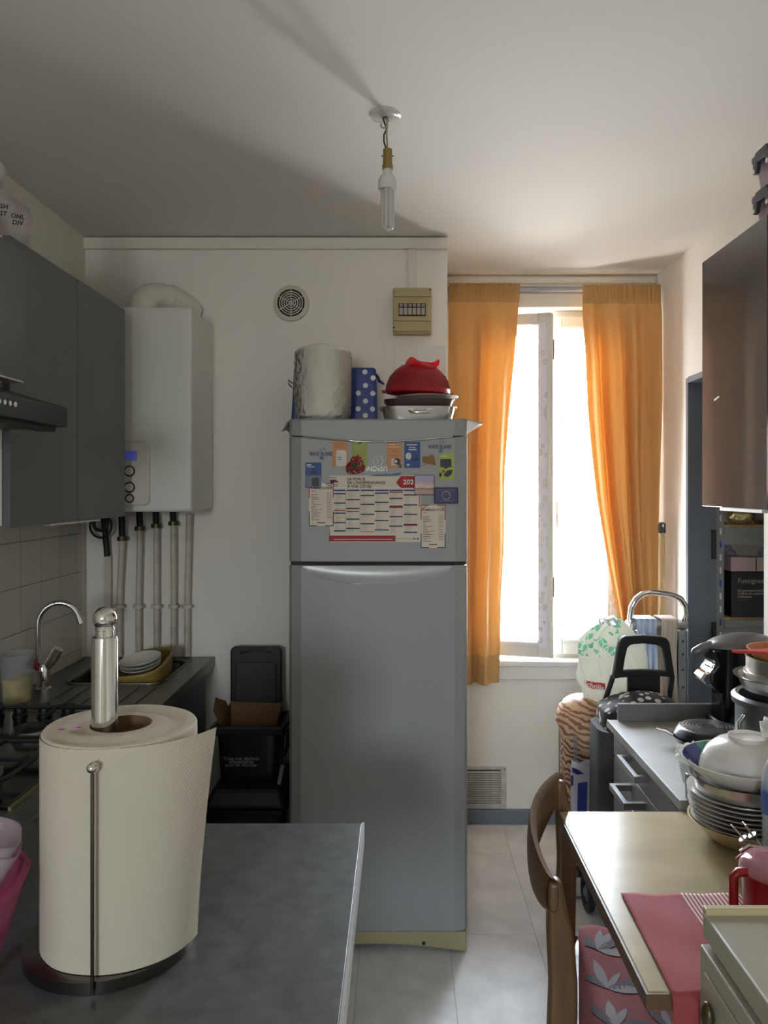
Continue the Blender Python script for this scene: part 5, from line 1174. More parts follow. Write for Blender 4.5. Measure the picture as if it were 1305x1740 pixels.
# white plastic bag with green print on top of the tiger trolley
def leaf_bag_mat():
    m = mat('leaf_bag', (222, 218, 208), 0.4, transl=(0.45, (226, 226, 222)), bump=(18, 1.0)); nt = m.node_tree; N = nt.nodes; L = nt.links
    tc = N.new('ShaderNodeTexCoord'); v = N.new('ShaderNodeTexVoronoi'); v.inputs['Scale'].default_value = 42; L.new(tc.outputs['Object'], v.inputs['Vector'])
    v2 = N.new('ShaderNodeTexVoronoi'); v2.feature = 'DISTANCE_TO_EDGE'; v2.inputs['Scale'].default_value = 42; L.new(tc.outputs['Object'], v2.inputs['Vector'])
    s_ = N.new('ShaderNodeSeparateXYZ'); L.new(tc.outputs['Generated'], s_.inputs[0])
    def math_(op, a_, b_):
        n_ = N.new('ShaderNodeMath'); n_.operation = op
        for i, q in enumerate((a_, b_)):
            if isinstance(q, (int, float)): n_.inputs[i].default_value = q
            else: L.new(q, n_.inputs[i])
        return n_.outputs[0]
    cl = N.new('ShaderNodeSeparateColor'); L.new(v.outputs['Color'], cl.inputs[0])
    k = math_('MULTIPLY', math_('GREATER_THAN', cl.outputs[0], 0.35), math_('GREATER_THAN', v2.outputs['Distance'], 0.10))
    k = math_('MULTIPLY', k, math_('GREATER_THAN', s_.outputs[2], 0.55)); k = math_('MULTIPLY', k, math_('LESS_THAN', s_.outputs[0], 0.62))
    mx = N.new('ShaderNodeMix'); mx.data_type = 'RGBA'; L.new(k, mx.inputs[0]); mx.inputs[6].default_value = rgb((222, 218, 208)); mx.inputs[7].default_value = rgb((112, 182, 152))
    L.new(mx.outputs[2], N['Principled BSDF'].inputs['Base Color']); L.new(mx.outputs[2], [n for n in N if n.type == 'BSDF_TRANSLUCENT'][0].inputs[0]); return m
lbag = thing('carrier_bag', 'full white plastic bag with green leaf print beside the stepladder', 'bag', (0.81, 2.98, 0.75))
cf0 = crump((0.808, 2.985, 0.762), 0.108, 0.068, 0.30, 21, kn=1.7, top=0.12)
cf = lambda u, v: (cf0(u, v)[0]-0.02*(1-v), cf0(u, v)[1], cf0(u, v)[2]+0.018*math.sin(2*PI*u)*v)
MB().grid(cf, 120, 50, closeu=True).build('bag_body', leaf_bag_mat(), lbag, smooth=70)
lm = MB().grid(lambda u, v: tuple(Vector(cf(0.60+0.105*u, 0.20+0.085*v))+Vector((0.003*math.cos(2*PI*(0.60+0.105*u)), 0.003*math.sin(2*PI*(0.60+0.105*u)), 0))), 10, 3)
lm.build('brand_label', mat('label_red', (206, 70, 66), 0.5, transl=(0.3, (220, 80, 70))), lbag, smooth=80)
pm = Vector(cf(0.655, 0.243))
tx = txt('Echolia', 0.026, (pm.x-0.004, pm.y-0.006, pm.z), white_ink, lbag)
tx.rotation_euler = (PI/2, 0.12, math.radians(-34))
hb_ = MB().tube([(0.79, 2.97, 1.045), (0.76, 2.95, 1.075), (0.745, 2.95, 1.07), (0.75, 2.95, 1.045)], 0.005, 6).tube([(0.82, 2.98, 1.05), (0.80, 2.96, 1.072), (0.775, 2.95, 1.066)], 0.006, 6).build('bag_handles', MATS['knot_plastic'], lbag, smooth=60)

# ================================================================ SIDEBOARD UNIT ON THE RIGHT
sb = thing('drawer_unit', 'grey drawer unit with upstands and bar handles behind the dining table', 'drawer unit', (0.93, 2.25, 0))
gsb = mat('grey_unit', (118, 118, 116), 0.4); gtop = mat('unit_top', (142, 138, 131), 0.5, spec=0.35, var=(12, 0.03)); gedge = mat('unit_edge', (150, 148, 142), 0.4)
MB().box(0.72, XR-0.002, 1.925, 2.588, 0.06, 0.778).build('carcass', gsb, sb)
MB().box(0.683, XR-0.002, 1.92, 2.592, 0.7785, 0.80).build('top', gtop, sb, bevel=0.0015)
MB().box(0.679, 0.6832, 1.92, 2.592, 0.778, 0.8005).build('edge_strip', gedge, sb)
MB().box(0.712, XR-0.002, 2.574, 2.590, 0.8003, 0.856).build('upstand', gsb, sb, bevel=0.001)
MB().box(0.700, XR-0.002, 1.922, 1.938, 0.8003, 0.862).build('upstand', gsb, sb, bevel=0.001)
bar_m = mat('bar_handle', (150, 150, 148), 0.3, 0.7)
for i, (z0, z1, xf_) in enumerate(((0.688, 0.775, 0.70), (0.592, 0.684, 0.70), (0.34, 0.588, 0.70), (0.07, 0.336, 0.70))):
    d_ = MB().box(xf_, xf_+0.018, 1.93, 2.585, z0, z1).build('drawer', gsb, sb, bevel=0.0015)
    hz = (0.741, 0.652, 0.50, 0.24)[i]; ya, yb_ = (2.215, 2.40) if i != 1 else (2.25, 2.405)
    xo = 0.062 if i == 1 else 0.042
    MB().box(xf_-xo, xf_-xo+0.013, ya, yb_, hz-0.009, hz+0.009).box(xf_-xo+0.013, xf_, ya, ya+0.016, hz-0.009, hz+0.009).box(xf_-xo+0.013, xf_, yb_-0.016, yb_, hz-0.009, hz+0.009).build('handle', bar_m, d_)
MB().box(0.75, XR-0.002, 1.94, 2.58, 0, 0.06).build('plinth', black_m, sb)
# frying pans
pan_dark = mat('nonstick_black', (34, 30, 34), 0.3, 0.2); pan_p = mat('enamel_plum', (52, 38, 52), 0.25)
def panlathe(r, h): return [(1e-5, 0), (r*0.8, 0), (r, h), (r*1.01, h), (r*0.99, h-0.001), (r*0.79, 0.004), (1e-5, 0.004)]
p1 = thing('frying_pan', 'plum-coloured frying pan at the bottom of the two pans on the drawer unit', 'pan', (0.95, 2.40, 0.80), 'pans on the drawer unit')
MB().lathe(panlathe(0.098, 0.028), (0.905, 2.325, 0.8008), 40).build('pan_body', pan_p, p1, smooth=1)
MB().tube([(0.812, 2.345, 0.828), (0.792, 2.355, 0.838), (0.765, 2.36, 0.843)], [0.006, 0.006, 0.004], 8).build('handle', steel_m, p1, smooth=60)
p2 = thing('frying_pan', 'upturned pan with ringed base lying on the plum frying pan', 'pan', (0.955, 2.40, 0.83), 'pans on the drawer unit')
MB().lathe([(1e-5, 0.024), (0.078, 0.024), (0.086, 0.020), (0.099, 0.0), (0.101, 0.0), (0.088, 0.022), (0.08, 0.026), (1e-5, 0.026)], (0.913, 2.333, 0.8296), 44).build('pan_body', pan_dark, p2, smooth=1)
for r_ in (0.024, 0.034, 0.044, 0.054, 0.064, 0.073):
    MB().lathe([(r_-0.0028, 0), (r_+0.0028, 0), (r_+0.0028, 0.0012), (r_-0.0028, 0.0012), (r_-0.0028, 0)], (0.913, 2.333, 0.8556), 44).build('base_ring', steel_m, p2)
txt('Tefal', 0.02, (0.913, 2.333, 0.8564), steel_m, p2, face='+z')
cbm = mat('cling_film', (220, 216, 208), 0.3, transl=(0.4, (220, 218, 212)), alpha=0.6, bump=(40, 1.0))
lump('crumpled_film', (0.80, 2.17, 0.8008), (0.042, 0.035, 0.026), 'ball of crumpled clear plastic film on the drawer unit', 'plastic film', cbm, 31, amp=0.25)
tbx = tag(MB().lathe([(1e-5, 0), (0.034, 0), (0.046, 0.055), (0.049, 0.056), (0.045, 0.056), (0.033, 0.002), (1e-5, 0.002)], (0.768, 2.05, 0.8008), 32).build('clear_tub', mat('clear_tub', (220, 220, 214), 0.1, alpha=0.3), smooth=1), 'empty clear plastic tub beside the stacked plates', 'tub')
# coffee machine
cm = thing('coffee_machine', 'black coffee machine with grey lid and chrome lever on the drawer unit', 'coffee machine', (1.08, 2.45, 0.80))
softbox(1.0, 1.165, 2.44, 2.566, 0.801, 1.06, 0.0, 5).build('body', blackg_m, cm, smooth=60)
MB().prism([(1.03, 0.90), (0.985, 0.93), (0.966, 0.955), (0.965, 0.985), (0.985, 1.01), (0.968, 1.06), (1.05, 1.06)], 'y', 2.45, 2.55).build('brew_head', blackg_m, cm, bevel=0.008)
lidc = mat('grey_lid', (96, 92, 92), 0.28)
MB().grid(lambda u, v: (1.07+0.105*math.sin(PI*v/2)*math.cos(2*PI*u), 2.495+0.072*math.sin(PI*v/2)*math.sin(2*PI*u), 1.068+0.034*math.cos(PI*v/2)+0.10*(0.105*math.sin(PI*v/2)*math.cos(2*PI*u))), 40, 10, closeu=True).build('lid', lidc, cm, smooth=70)
MB().tube([(0.985, 2.49, 1.066), (0.955, 2.49, 1.056), (0.93, 2.49, 1.043), (0.921, 2.49, 1.038)], [0.014, 0.016, 0.014, 0.007], 12).build('lid_tongue', lidc, cm, smooth=60)
MB().prism([(0.972, 1.006), (0.998, 1.012), (0.996, 0.985), (0.985, 0.955), (0.955, 0.945), (0.936, 0.963), (0.952, 0.985), (0.975, 0.985)], 'y', 2.46, 2.53).build('lever', chrome_m, cm, bevel=0.008, seg=3)
MB().box(0.992, 1.16, 2.442, 2.566, 0.8008, 0.83).build('base', black_m, cm, bevel=0.006)
# pots stack
def pot(name, label, cat, c, prof, m, n=44, group='pots stacked on the drawer unit', thing_=False):
    if thing_:
        t = thing(name, label, cat, c, group); MB().lathe(prof, c, n).build('body', m, t, smooth=1); return t
    return tag(MB().lathe(prof, c, n).build(name, m, smooth=1), label, cat, group)
PX, PY = 1.032, 2.10
pt = pot('stock_pot', 'grey steel stock pot with dark rim below the steel bowls', 'pot', (PX, PY, 0.8008), [(1e-5, 0), (0.125, 0), (0.13, 0.005), (0.13, 0.19), (0.127, 0.19), (0.127, 0.006), (1e-5, 0.006)], mat('grey_steel', (128, 132, 134), 0.35, 0.7), thing_=True)
MB().lathe([(0.128, 0.185), (0.139, 0.187), (0.140, 0.202), (0.130, 0.21), (0.12, 0.206), (0.127, 0.198), (0.128, 0.185)], (PX, PY, 0.8008), 44).build('rim', mat('dark_rim', (96, 96, 98), 0.35, 0.3), pt, smooth=1)
MB().tube([(PX-0.128, PY-0.03, 0.965), (PX-0.142, PY-0.03, 0.945), (PX-0.14, PY-0.03, 0.90), (PX-0.13, PY-0.03, 0.885)], 0.006, 8).build('handle', steel_m, pt, smooth=60)
pot('steel_basin', 'wide shiny steel basin resting on the stock pot', 'bowl', (PX+0.004, PY, 1.012), [(1e-5, 0), (0.09, 0), (0.115, 0.012), (0.128, 0.045), (0.139, 0.047), (0.1395, 0.049), (0.127, 0.048), (0.113, 0.014), (0.089, 0.002), (1e-5, 0.002)], steel_m)
pot('steel_saucepan', 'steel saucepan nested in the shiny basin', 'pot', (PX+0.008, PY, 1.036), [(1e-5, 0), (0.107, 0), (0.11, 0.005), (0.11, 0.028), (0.117, 0.03), (0.117, 0.034), (0.11, 0.036), (0.11, 0.072), (0.113, 0.0745), (0.108, 0.0745), (0.107, 0.006), (1e-5, 0.006)], mat('satin_steel', (196, 192, 182), 0.32, 0.85))
pot('wooden_bowl', 'orange-brown bowl on top of the steel saucepan', 'bowl', (PX+0.012, PY, 1.1115), [(1e-5, 0), (0.1, 0), (0.112, 0.018), (0.113, 0.02), (0.109, 0.02), (0.098, 0.003), (1e-5, 0.003)], mat('orange_wood', (176, 108, 56), 0.5, var=(12, 0.12, (1, 6, 1))))
tag(MB().prism([(0.862, 2.052), (0.866, 2.046), (0.95, 2.03), (1.02, 2.02), (1.15, 2.03), (1.15, 2.12), (1.02, 2.11), (0.95, 2.072), (0.866, 2.06)], 'z', 1.132, 1.139).build('red_spatula', mat('red_silicone', (176, 40, 34), 0.45), bevel=0.002), 'flat red plastic spatula laid across the pots', 'spatula')

# ================================================================ DINING TABLE AND WHAT STANDS ON IT
tm = mat('cream_laminate', (168, 154, 120), 0.22, spec=0.35, var=(4, 0.05, (1, 3, 1))); te = mat('edge_shade_brown', (96, 72, 48), 0.5)  # brown has the shadow on the table edge put into its colour
tb_ = thing('dining_table', 'cream laminate table with shadow-browned edge under the red runner', 'table', (0.78, 1.57, 0))
ZT_ = 0.78
MB().box(0.384, 1.17, 1.222, 1.905, ZT_-0.026, ZT_).build('table_top', tm, tb_, bevel=0.002)
MB().box(0.380, 0.3838, 1.222, 1.905, ZT_-0.0265, ZT_-0.0012).box(0.380, 1.17, 1.218, 1.2218, ZT_-0.0265, ZT_-0.0012).build('edge_band', te, tb_)
for xx, yy in ((0.80, 1.30), (1.10, 1.30), (0.80, 1.83), (1.10, 1.83)):
    MB().frus((xx-0.016, xx+0.016, yy-0.016, yy+0.016, 0.0), (xx-0.022, xx+0.022, yy-0.022, yy+0.022, ZT_-0.026)).build('leg', te, tb_)
MB().box(0.79, 1.11, 1.29, 1.31, ZT_-0.085, ZT_-0.026).box(0.79, 1.11, 1.82, 1.84, ZT_-0.085, ZT_-0.026).build('apron', te, tb_)
# runner: red cloth with white stripes hanging over the near edge
def runner_mat():
    m = mat('red_runner', (150, 64, 66), 0.85, bump=(300, 0.3)); nt = m.node_tree; N = nt.nodes; L = nt.links
    tc = N.new('ShaderNodeUVMap'); s_ = N.new('ShaderNodeSeparateXYZ'); L.new(tc.outputs[0], s_.inputs[0])
    w = N.new('ShaderNodeMath'); w.operation = 'PINGPONG'; w.inputs[1].default_value = 0.5
    mu = N.new('ShaderNodeMath'); mu.operation = 'MULTIPLY'; mu.inputs[1].default_value = 42; L.new(s_.outputs[0], mu.inputs[0]); L.new(mu.outputs[0], w.inputs[0])
    g = N.new('ShaderNodeMath'); g.operation = 'GREATER_THAN'; g.inputs[1].default_value = 0.27; L.new(w.outputs[0], g.inputs[0])
    a_ = N.new('ShaderNodeMath'); a_.operation = 'GREATER_THAN'; a_.inputs[1].default_value = 0.36; L.new(s_.outputs[0], a_.inputs[0])
    k = N.new('ShaderNodeMath'); k.operation = 'MULTIPLY'; L.new(g.outputs[0], k.inputs[0]); L.new(a_.outputs[0], k.inputs[1])
    mx = N.new('ShaderNodeMix'); mx.data_type = 'RGBA'; L.new(k.outputs[0], mx.inputs[0]); mx.inputs[6].default_value = rgb((150, 64, 66)); mx.inputs[7].default_value = rgb((212, 196, 182))
    L.new(mx.outputs[2], N['Principled BSDF'].inputs['Base Color']); return m
def runner(u, v):
    x = 0.424-0.010*v+(0.75-0.424)*u; s_ = v*0.50; Lt = 1.514-1.214
    w = 0.0012*math.sin(23*u+5*v)+0.001*math.sin(17*v-9*u)
    if s_ < Lt: return (x, 1.514-s_-0.006*u, ZT_+0.0026+w)
    k = s_-Lt; q = min(1, k/0.006)
    return (x, 1.213-0.004*q-0.006*math.sin(9*u+1)*min(1, k/0.05), ZT_+0.0026-k)
o = MB().grid(runner, 40, 60).build('table_runner', runner_mat(), smooth=80, solid=0.0022)
uvl = o.data.uv_layers.new(name='UVMap'); cx0 = WLOC[o.name].x
for lp_ in o.data.loops:
    co_ = o.data.vertices[lp_.vertex_index].co; uvl.data[lp_.index].uv = ((co_.x+cx0-0.419)/0.326, co_.y)
tag(o, 'red cotton runner with white stripes hanging over the table end', 'table runner')
# crockery stack
KX, KY = 0.765, 1.752
def rescale(p, r, h): return [(a_*r, b_*h) for a_, b_ in p]
deep = [(1e-5, 0), (0.55, 0), (0.62, 0.06), (0.86, 0.62), (1.0, 0.98), (1.01, 1.0), (0.98, 1.0), (0.84, 0.68), (0.6, 0.14), (1e-5, 0.1)]
pot('serving_dish', 'cream serving dish at the bottom of the stacked plates', 'dish', (KX, KY, ZT_+0.0008), rescale(deep, 0.119, 0.047), mat('cream_ceramic', (206, 186, 146), 0.3), group='crockery stacked on the table')
flat = [(1e-5, 0), (0.58, 0), (0.66, 0.25), (0.99, 0.92), (1.0, 1.0), (0.97, 1.0), (0.64, 0.40), (0.56, 0.18), (1e-5, 0.18)]
cer = mat('grey_white_ceramic', (200, 196, 186), 0.22)
for i in range(7):
    rr = (0.113, 0.114, 0.115, 0.119, 0.121, 0.12, 0.121)[i]
    pot('plate', 'white dinner plate in the table stack, %s from the bottom' % ('first', 'second', 'third', 'fourth', 'fifth', 'sixth', 'seventh')[i], 'plate', (KX+0.002*math.sin(i*2), KY, 0.8055+0.0105*i), rescale(flat, rr, 0.024), cer, group='crockery stacked on the table')
pot('steel_pan', 'low round steel pan between the plates and the patterned bowl', 'pan', (KX+0.003, KY, 0.8885), [(1e-5, 0), (0.1, 0), (0.107, 0.004), (0.109, 0.03), (0.119, 0.0335), (0.119, 0.035), (0.107, 0.032), (0.105, 0.006), (1e-5, 0.002)], steel_m, group='crockery stacked on the table')
def pat_mat():
    m = mat('patterned_glaze', (206, 200, 184), 0.2); nt = m.node_tree; N = nt.nodes; L = nt.links
    tc = N.new('ShaderNodeTexCoord'); v = N.new('ShaderNodeTexVoronoi'); v.inputs['Scale'].default_value = 16; L.new(tc.outputs['Object'], v.inputs['Vector'])
    c_ = N.new('ShaderNodeSeparateColor'); L.new(v.outputs['Color'], c_.inputs[0])
    r = N.new('ShaderNodeValToRGB'); r.color_ramp.interpolation = 'CONSTANT'; e_ = r.color_ramp.elements; e_[0].color = rgb((206, 200, 184)); e_[1].position = 0.5; e_[1].color = rgb((52, 64, 118)); q = e_.new(0.7); q.color = rgb((70, 132, 116)); q = e_.new(0.85); q.color = rgb((150, 140, 150))
    L.new(c_.outputs[0], r.inputs[0]); L.new(r.outputs[0], N['Principled BSDF'].inputs['Base Color']); return m
pbt = thing('salad_bowl', 'wide bowl with blue and green painted inside, holding the upturned white bowl', 'bowl', (KX, KY, 0.907), 'crockery stacked on the table')
MB().lathe([(1e-5, 0.003), (0.068, 0.003), (0.075, 0.008), (0.108, 0.030), (0.130, 0.052)], (KX, KY, 0.907), 56).build('painted_inside', pat_mat(), pbt, smooth=1)
MB().lathe([(1e-5, 0.0), (0.07, 0.0), (0.077, 0.004), (0.11, 0.027), (0.133, 0.0515), (0.1335, 0.0535), (0.1305, 0.0535)], (KX, KY, 0.907), 56).build('outside', cer, pbt, smooth=1)
pot('upturned_bowl', 'white bowl upside down on top of the crockery stack', 'bowl', (KX+0.008, KY+0.002, 0.934), [(0.100, 0.0), (0.1025, 0.001), (0.098, 0.022), (0.086, 0.045), (0.066, 0.062), (0.042, 0.069), (0.042, 0.077), (0.038, 0.077), (0.035, 0.071), (1e-5, 0.070)], mat('white_bowl_glaze', (214, 208, 198), 0.18), group='crockery stacked on the table')
lump('paper_tissue', (0.822, 1.745, 0.9985), (0.022, 0.02, 0.026), 'crumpled white tissue on the upturned bowl', 'tissue', mat('tissue', (232, 230, 226), 0.9), 41, amp=0.3, n=10)
# bottle
bt_ = thing('water_bottle', 'clear plastic water bottle with blue label in front of the stacked plates', 'bottle', (0.757, 1.553, ZT_))
clb = mat('pet_plastic', (200, 214, 224), 0.08, alpha=0.42)
bp_ = [(1e-5, 0), (0.036, 0), (0.042, 0.008)]+[(0.042-0.002*(i % 2), 0.012+0.0085*i) for i in range(1, 15)]+[(0.042, 0.14), (0.042, 0.20), (0.038, 0.225), (0.026, 0.25), (0.014, 0.268), (0.013, 0.285)]
MB().lathe(bp_, (0.757, 1.553, ZT_+0.0008), 36).build('bottle_wall', clb, bt_, smooth=1)
MB().lathe([(0.0425, 0.14), (0.0426, 0.141), (0.0426, 0.185), (0.0425, 0.186)], (0.757, 1.553, ZT_+0.0008), 36).build('label_band', mat('bottle_blue', (70, 96, 160), 0.4), bt_, smooth=1)
MB().lathe([(1e-5, 0.272), (0.0145, 0.272), (0.0145, 0.292), (1e-5, 0.292)], (0.757, 1.553, ZT_+0.0008), 24).build('cap', mat('cap_white', (220, 222, 226), 0.4), bt_, smooth=1)
# soup mug
mg_m = mat('mug_red', (150, 14, 22), 0.32)
MX, MY = 0.662, 1.385
mg = thing('soup_mug', 'red plastic soup mug with clear lid behind the cream chest', 'mug', (MX, MY, ZT_))
MB().lathe([(1e-5, 0), (0.05, 0), (0.054, 0.006), (0.0585, 0.105), (0.060, 0.112), (0.057, 0.112), (0.051, 0.008), (1e-5, 0.005)], (MX, MY, ZT_+0.0045), 44).build('cup', mg_m, mg, smooth=1)
MB().lathe([(1e-5, 0.128), (0.03, 0.1275), (0.052, 0.124), (0.060, 0.116), (0.0625, 0.110), (0.0625, 0.104), (0.061, 0.104)], (MX, MY, ZT_+0.0045), 44).build('lid', mat('mug_lid', (214, 160, 166), 0.12, alpha=0.45), mg, smooth=1)
MB().lathe([(1e-5, 0), (0.014, 0), (0.012, 0.01), (1e-5, 0.011)], (MX+0.01, MY, ZT_+0.132), 20).build('vent_plug', mg_m, mg, smooth=1)
hp_ = [(MX-0.055, MY-0.012, ZT_+0.112), (MX-0.075, MY-0.014, ZT_+0.113), (MX-0.083, MY-0.015, ZT_+0.106), (MX-0.083, MY-0.015, ZT_+0.060), (MX-0.078, MY-0.015, ZT_+0.050), (MX-0.052, MY-0.012, ZT_+0.024)]
MB().tube(hp_, [0.008, 0.008, 0.008, 0.008, 0.008, 0.007], 10).build('handle', mg_m, mg, smooth=60)
# cutlery pot
cp_ = thing('cutlery_cup', 'grey plastic cup holding forks between the mug and the bottle', 'cup', (0.716, 1.475, ZT_))
MB().lathe([(1e-5, 0), (0.026, 0), (0.031, 0.098), (0.029, 0.098), (0.024, 0.003), (1e-5, 0.003)], (0.722, 1.478, ZT_+0.0008), 28).build('cup_wall', mat('grey_cup', (128, 130, 128), 0.4), cp_, smooth=1)
for i, (tipx, tipz, lab) in enumerate(((0.628, 0.922, 'steel fork leaning out of the grey cup, lowest of the cutlery'), (0.652, 0.925, 'steel fork leaning out of the grey cup, upper one'))):
    t = thing('fork', lab, 'fork', (0.722, 1.478, 0.80), 'cutlery in the cup')
    b0 = Vector((0.732, 1.476+0.008*i, 0.80+0.01*i)); tip = Vector((tipx, 1.492+0.004*i, tipz)); dd = tip-b0
    MB().tube([b0, b0+dd*0.6, b0+dd*0.75], [0.0028, 0.0028, 0.004], 8).build('fork_handle', steel_m, t, smooth=60)
    hd_ = b0+dd*0.75
    side = dd.cross(Vector((0, 1, 0))).normalized()
    MB().tube([hd_, hd_+dd*0.07], [0.005, 0.009], 8).build('fork_head', steel_m, t, smooth=60)
    for k in (-1, 0, 1): MB().tube([hd_+dd*0.06+Vector((0, 0.006*k, 0)), tip+Vector((0, 0.006*k, 0))], 0.0013, 6).build('tine', steel_m, t)
rcp = thing('red_clip', 'small red and silver clip lying between the mug and the forks', 'clip', (0.635, 1.48, ZT_))
MB().tube([(0.628, 1.472, 0.868), (0.645, 1.472, 0.878), (0.665, 1.474, 0.886)], [0.003, 0.006, 0.006], 8).build('jaw', mat('clip_red', (176, 30, 34), 0.4), rcp, smooth=60)
MB().tube([(0.636, 1.476, 0.880), (0.652, 1.476, 0.891), (0.672, 1.476, 0.889), (0.69, 1.476, 0.875), (0.70, 1.476, 0.79)], [0.003, 0.004, 0.004, 0.004, 0.004], 8).build('wire_jaw', steel_m, rcp, smooth=60)

# ================================================================ CREAM CHEST IN THE RIGHT FOREGROUND
chm = mat('cream_paint', (166, 160, 142), 0.35); chy = mat('cream_lip', (190, 176, 134), 0.4)
ch = thing('cream_chest', 'cream painted cupboard with dark oval knob at the near end of the table', 'cupboard', (0.8, 0.85, 0))
MB().box(0.455, XR-0.002, 0.50, 1.188, 0.885, 0.922).build('top', chm, ch, bevel=0.004)
MB().box(0.457, XR-0.002, 1.178, 1.192, 0.90, 0.931).build('back_lip', chy, ch, bevel=0.002)
MB().box(0.466, XR-0.002, 0.51, 1.184, 0.05, 0.885).build('carcass', chm, ch)
dr_ = MB().box(0.449, 0.466, 0.86, 1.182, 0.09, 0.878).build('door', chm, ch, bevel=0.003)
MB().box(0.446, 0.449, 0.885, 1.16, 0.13, 0.850).build('door_panel', chm, dr_, bevel=0.002)
MB().sphere((0.437, 1.122, 0.808), 0.014, 16, 10, (0.6, 1.0, 1.5)).tube([(0.447, 1.122, 0.808), (0.44, 1.122, 0.808)], 0.006, 10).build('knob', mat('bronze_knob', (86, 76, 52), 0.4, 0.6), dr_, smooth=60)
dr_ = MB().box(0.449, 0.466, 0.515, 0.853, 0.09, 0.878).build('door', chm, ch, bevel=0.003)
MB().box(0.49, XR-0.01, 0.53, 1.17, 0, 0.05).build('plinth', chm, ch)

# ================================================================ CHAIR
wd = mat('oak_varnish', (100, 72, 45), 0.4, var=(9, 0.14, (6, 6, 0.6)))
cr_ = thing('dining_chair', 'brown wooden chair with curved backrest pulled up to the table', 'chair', (0.5, 1.6, 0))
NS, FS = Vector((0.292, 1.445, 0)), Vector((0.402, 1.935, 0))
def stile(base, w, t_, fw):
    prof = [(0.0, -0.055), (0.20, -0.022), (0.42, 0.0), (0.56, 0.004), (0.66, 0.006), (0.75, 0.0), (0.80, -0.006), (0.845, -0.010)]
    mb = MB(); vs = []
    for z, dx in prof:
        ww = w*(0.75+0.25*math.sin(PI*min(1, z/0.85))) if z < 0.76 else w*(0.62 if z < 0.82 else 0.45)
        c = base+Vector((dx, 0, z))
        vs += [c+Vector((-ww/2, -t_/2, 0)), c+Vector((ww/2, -t_/2, 0)), c+Vector((ww/2, t_/2, 0)), c+Vector((-ww/2, t_/2, 0))]
    fs = [(3, 2, 1, 0)]
    for i in range(len(prof)-1):
        a = i*4; fs += [(a+j, a+(j+1) % 4, a+4+(j+1) % 4, a+4+j) for j in range(4)]
    n_ = len(vs); fs.append((n_-4, n_-3, n_-2, n_-1))
    return mb.add(vs, fs)
stile(NS, 0.056, 0.032, 0).build('back_leg', wd, cr_, bevel=0.009, seg=3, smooth=50)
stile(FS, 0.05, 0.03, 0).build('back_leg', wd, cr_, bevel=0.009, seg=3, smooth=50)
ax = (FS-NS); axn = ax.normalized(); fwd = Vector((axn.y, -axn.x, 0))
def rail_(u, v, side):
    # v 0 bottom..1 top, bows backwards in the middle
    k = math.sin(PI*u); c = NS+ax*(-0.04+1.08*u)-fwd*(0.012+0.05*k**0.8)
    top = 0.856+0.010*k; bot = top-(0.065+0.05*k**0.7)
    th = 0.011*side*(1-0.6*abs(2*v-1)**3)
    c = c+fwd*th; return (c.x, c.y, bot+(top-bot)*v-0.0)
mb = MB(); nu = 40; nv = 8
def ringf(u, w):
    if w < 0.5: return rail_(u, w*2, 1)
    return rail_(u, (1-w)*2, -1)
mb.grid(lambda u, w: ringf(w, u), 24, nu, closeu=True).build('back_rail', wd, cr_, smooth=60)
def seatpt(s_, t_): return NS+ax*s_+fwd*t_
sp_ = [seatpt(-0.02, 0.0), seatpt(1.02, 0.0), seatpt(1.06, 0.40), seatpt(-0.06, 0.40)]
MB().prism([(p.x, p.y) for p in sp_], 'z', 0.425, 0.452).build('seat', wd, cr_, bevel=0.008)
for s_ in (0.0, 1.0):
    p = seatpt(s_, 0.36); MB().frus((p.x-0.014, p.x+0.014, p.y-0.014, p.y+0.014, 0.0), (p.x-0.02, p.x+0.02, p.y-0.02, p.y+0.02, 0.425)).build('front_leg', wd, cr_, bevel=0.004)
    q = seatpt(s_, 0.02); MB().tube([(q.x, q.y, 0.2), (p.x, p.y, 0.2)], 0.01, 8).build('stretcher', wd, cr_, smooth=60)
cu_m = mat('red_cushion', (104, 30, 26), 0.9, bump=(250, 0.5), var=(8, 0.08))
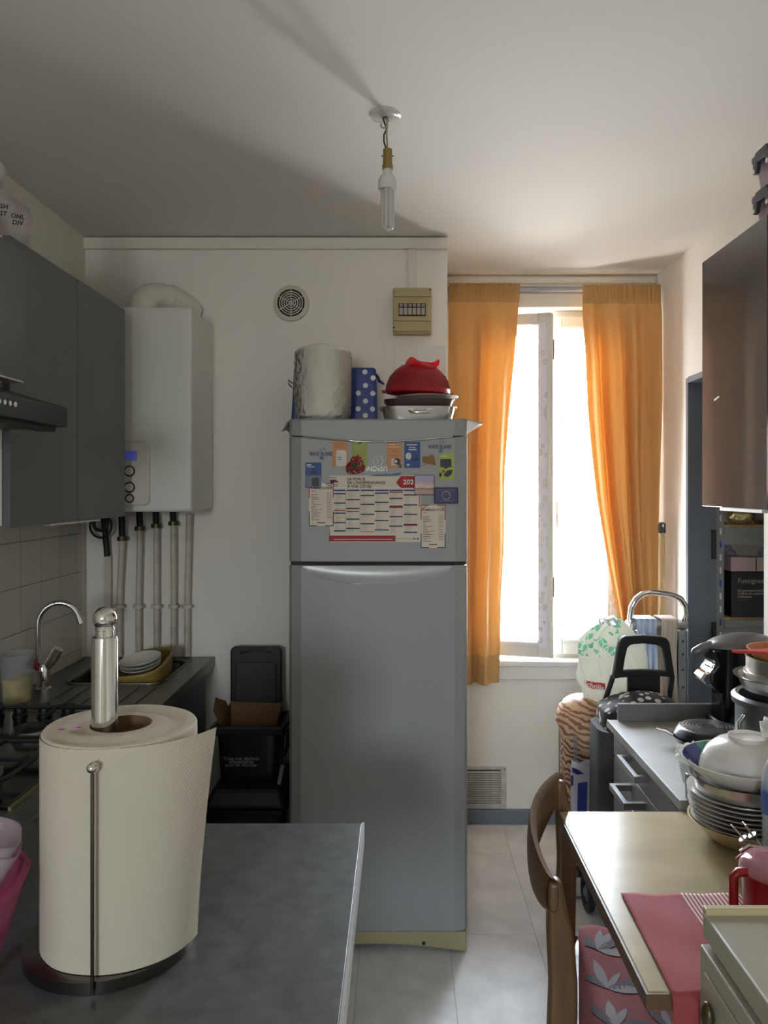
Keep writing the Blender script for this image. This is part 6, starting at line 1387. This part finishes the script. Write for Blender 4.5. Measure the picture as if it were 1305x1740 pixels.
cs = thing('seat_cushion', 'red seat cushion with grey leaf print on the wooden chair', 'cushion', (0.5, 1.6, 0.453))
def cush(s_, t_, top):
    # s_,t_ 0..1 inside the pad
    e_ = min(1, 12*min(s_, 1-s_)+0.15)*min(1, 12*min(t_, 1-t_)+0.15)
    p = seatpt(-0.01+1.06*s_, 0.035+0.42*t_)
    z = 0.4535+(0.012+0.035*e_**0.5+0.004*math.sin(9*s_+4*t_)+0.003*math.sin(13*t_-5*s_) if top else 0)
    if top is None: z = 0.4535
    return (p.x, p.y, z)
mb = MB().grid(lambda u, v: cush(u, v, True), 36, 36); mb.grid(lambda u, v: cush(u, v, False), 36, 36)
# close the rim
for e_fn in (lambda u: (u, 0), lambda u: (u, 1), lambda u: (0, u), lambda u: (1, u)):
    mb.grid(lambda u, v: tuple(Vector(cush(*e_fn(u), False)).lerp(Vector(cush(*e_fn(u), True)), v)), 36, 1)
mb.build('pad', cu_m, cs, smooth=60)
lf_m = mat('leaf_print_grey', (108, 100, 98), 0.9); lf_d = mat('leaf_print_dark', (58, 50, 54), 0.9)
rd = random.Random(11)
for bs, bt in ((0.74, 0.10), (0.50, 0.14), (0.62, 0.40), (0.25, 0.16), (0.30, 0.42), (0.06, 0.3)):
    for k in range(5):
        an = rd.uniform(0, 0.5)+k*0.55-0.9; L_ = rd.uniform(0.13, 0.22); W_ = L_*0.13
        def lf(u, v):
            h = math.sin(PI*u)**0.8*W_*(2*v-1); s_ = bs+math.cos(an)*L_*u*0.9-math.sin(an)*h; t_ = bt+math.sin(an)*L_*u+math.cos(an)*h
            s_, t_ = min(0.97, max(0.03, s_)), min(0.97, max(0.03, t_)); c = cush(s_, t_, True); return (c[0], c[1], c[2]+0.0012)
        MB().grid(lf, 10, 3).build('leaf_print', lf_m if k % 3 else lf_d, cs, smooth=80)
for s_ in (0.04, 0.96):
    p = seatpt(s_, 0.03); MB().tube([(p.x, p.y, 0.475), (p.x-0.02, p.y-0.03, 0.46), (p.x-0.03, p.y-0.045, 0.40)], 0.004, 6).build('tie', cu_m, cs, smooth=60)
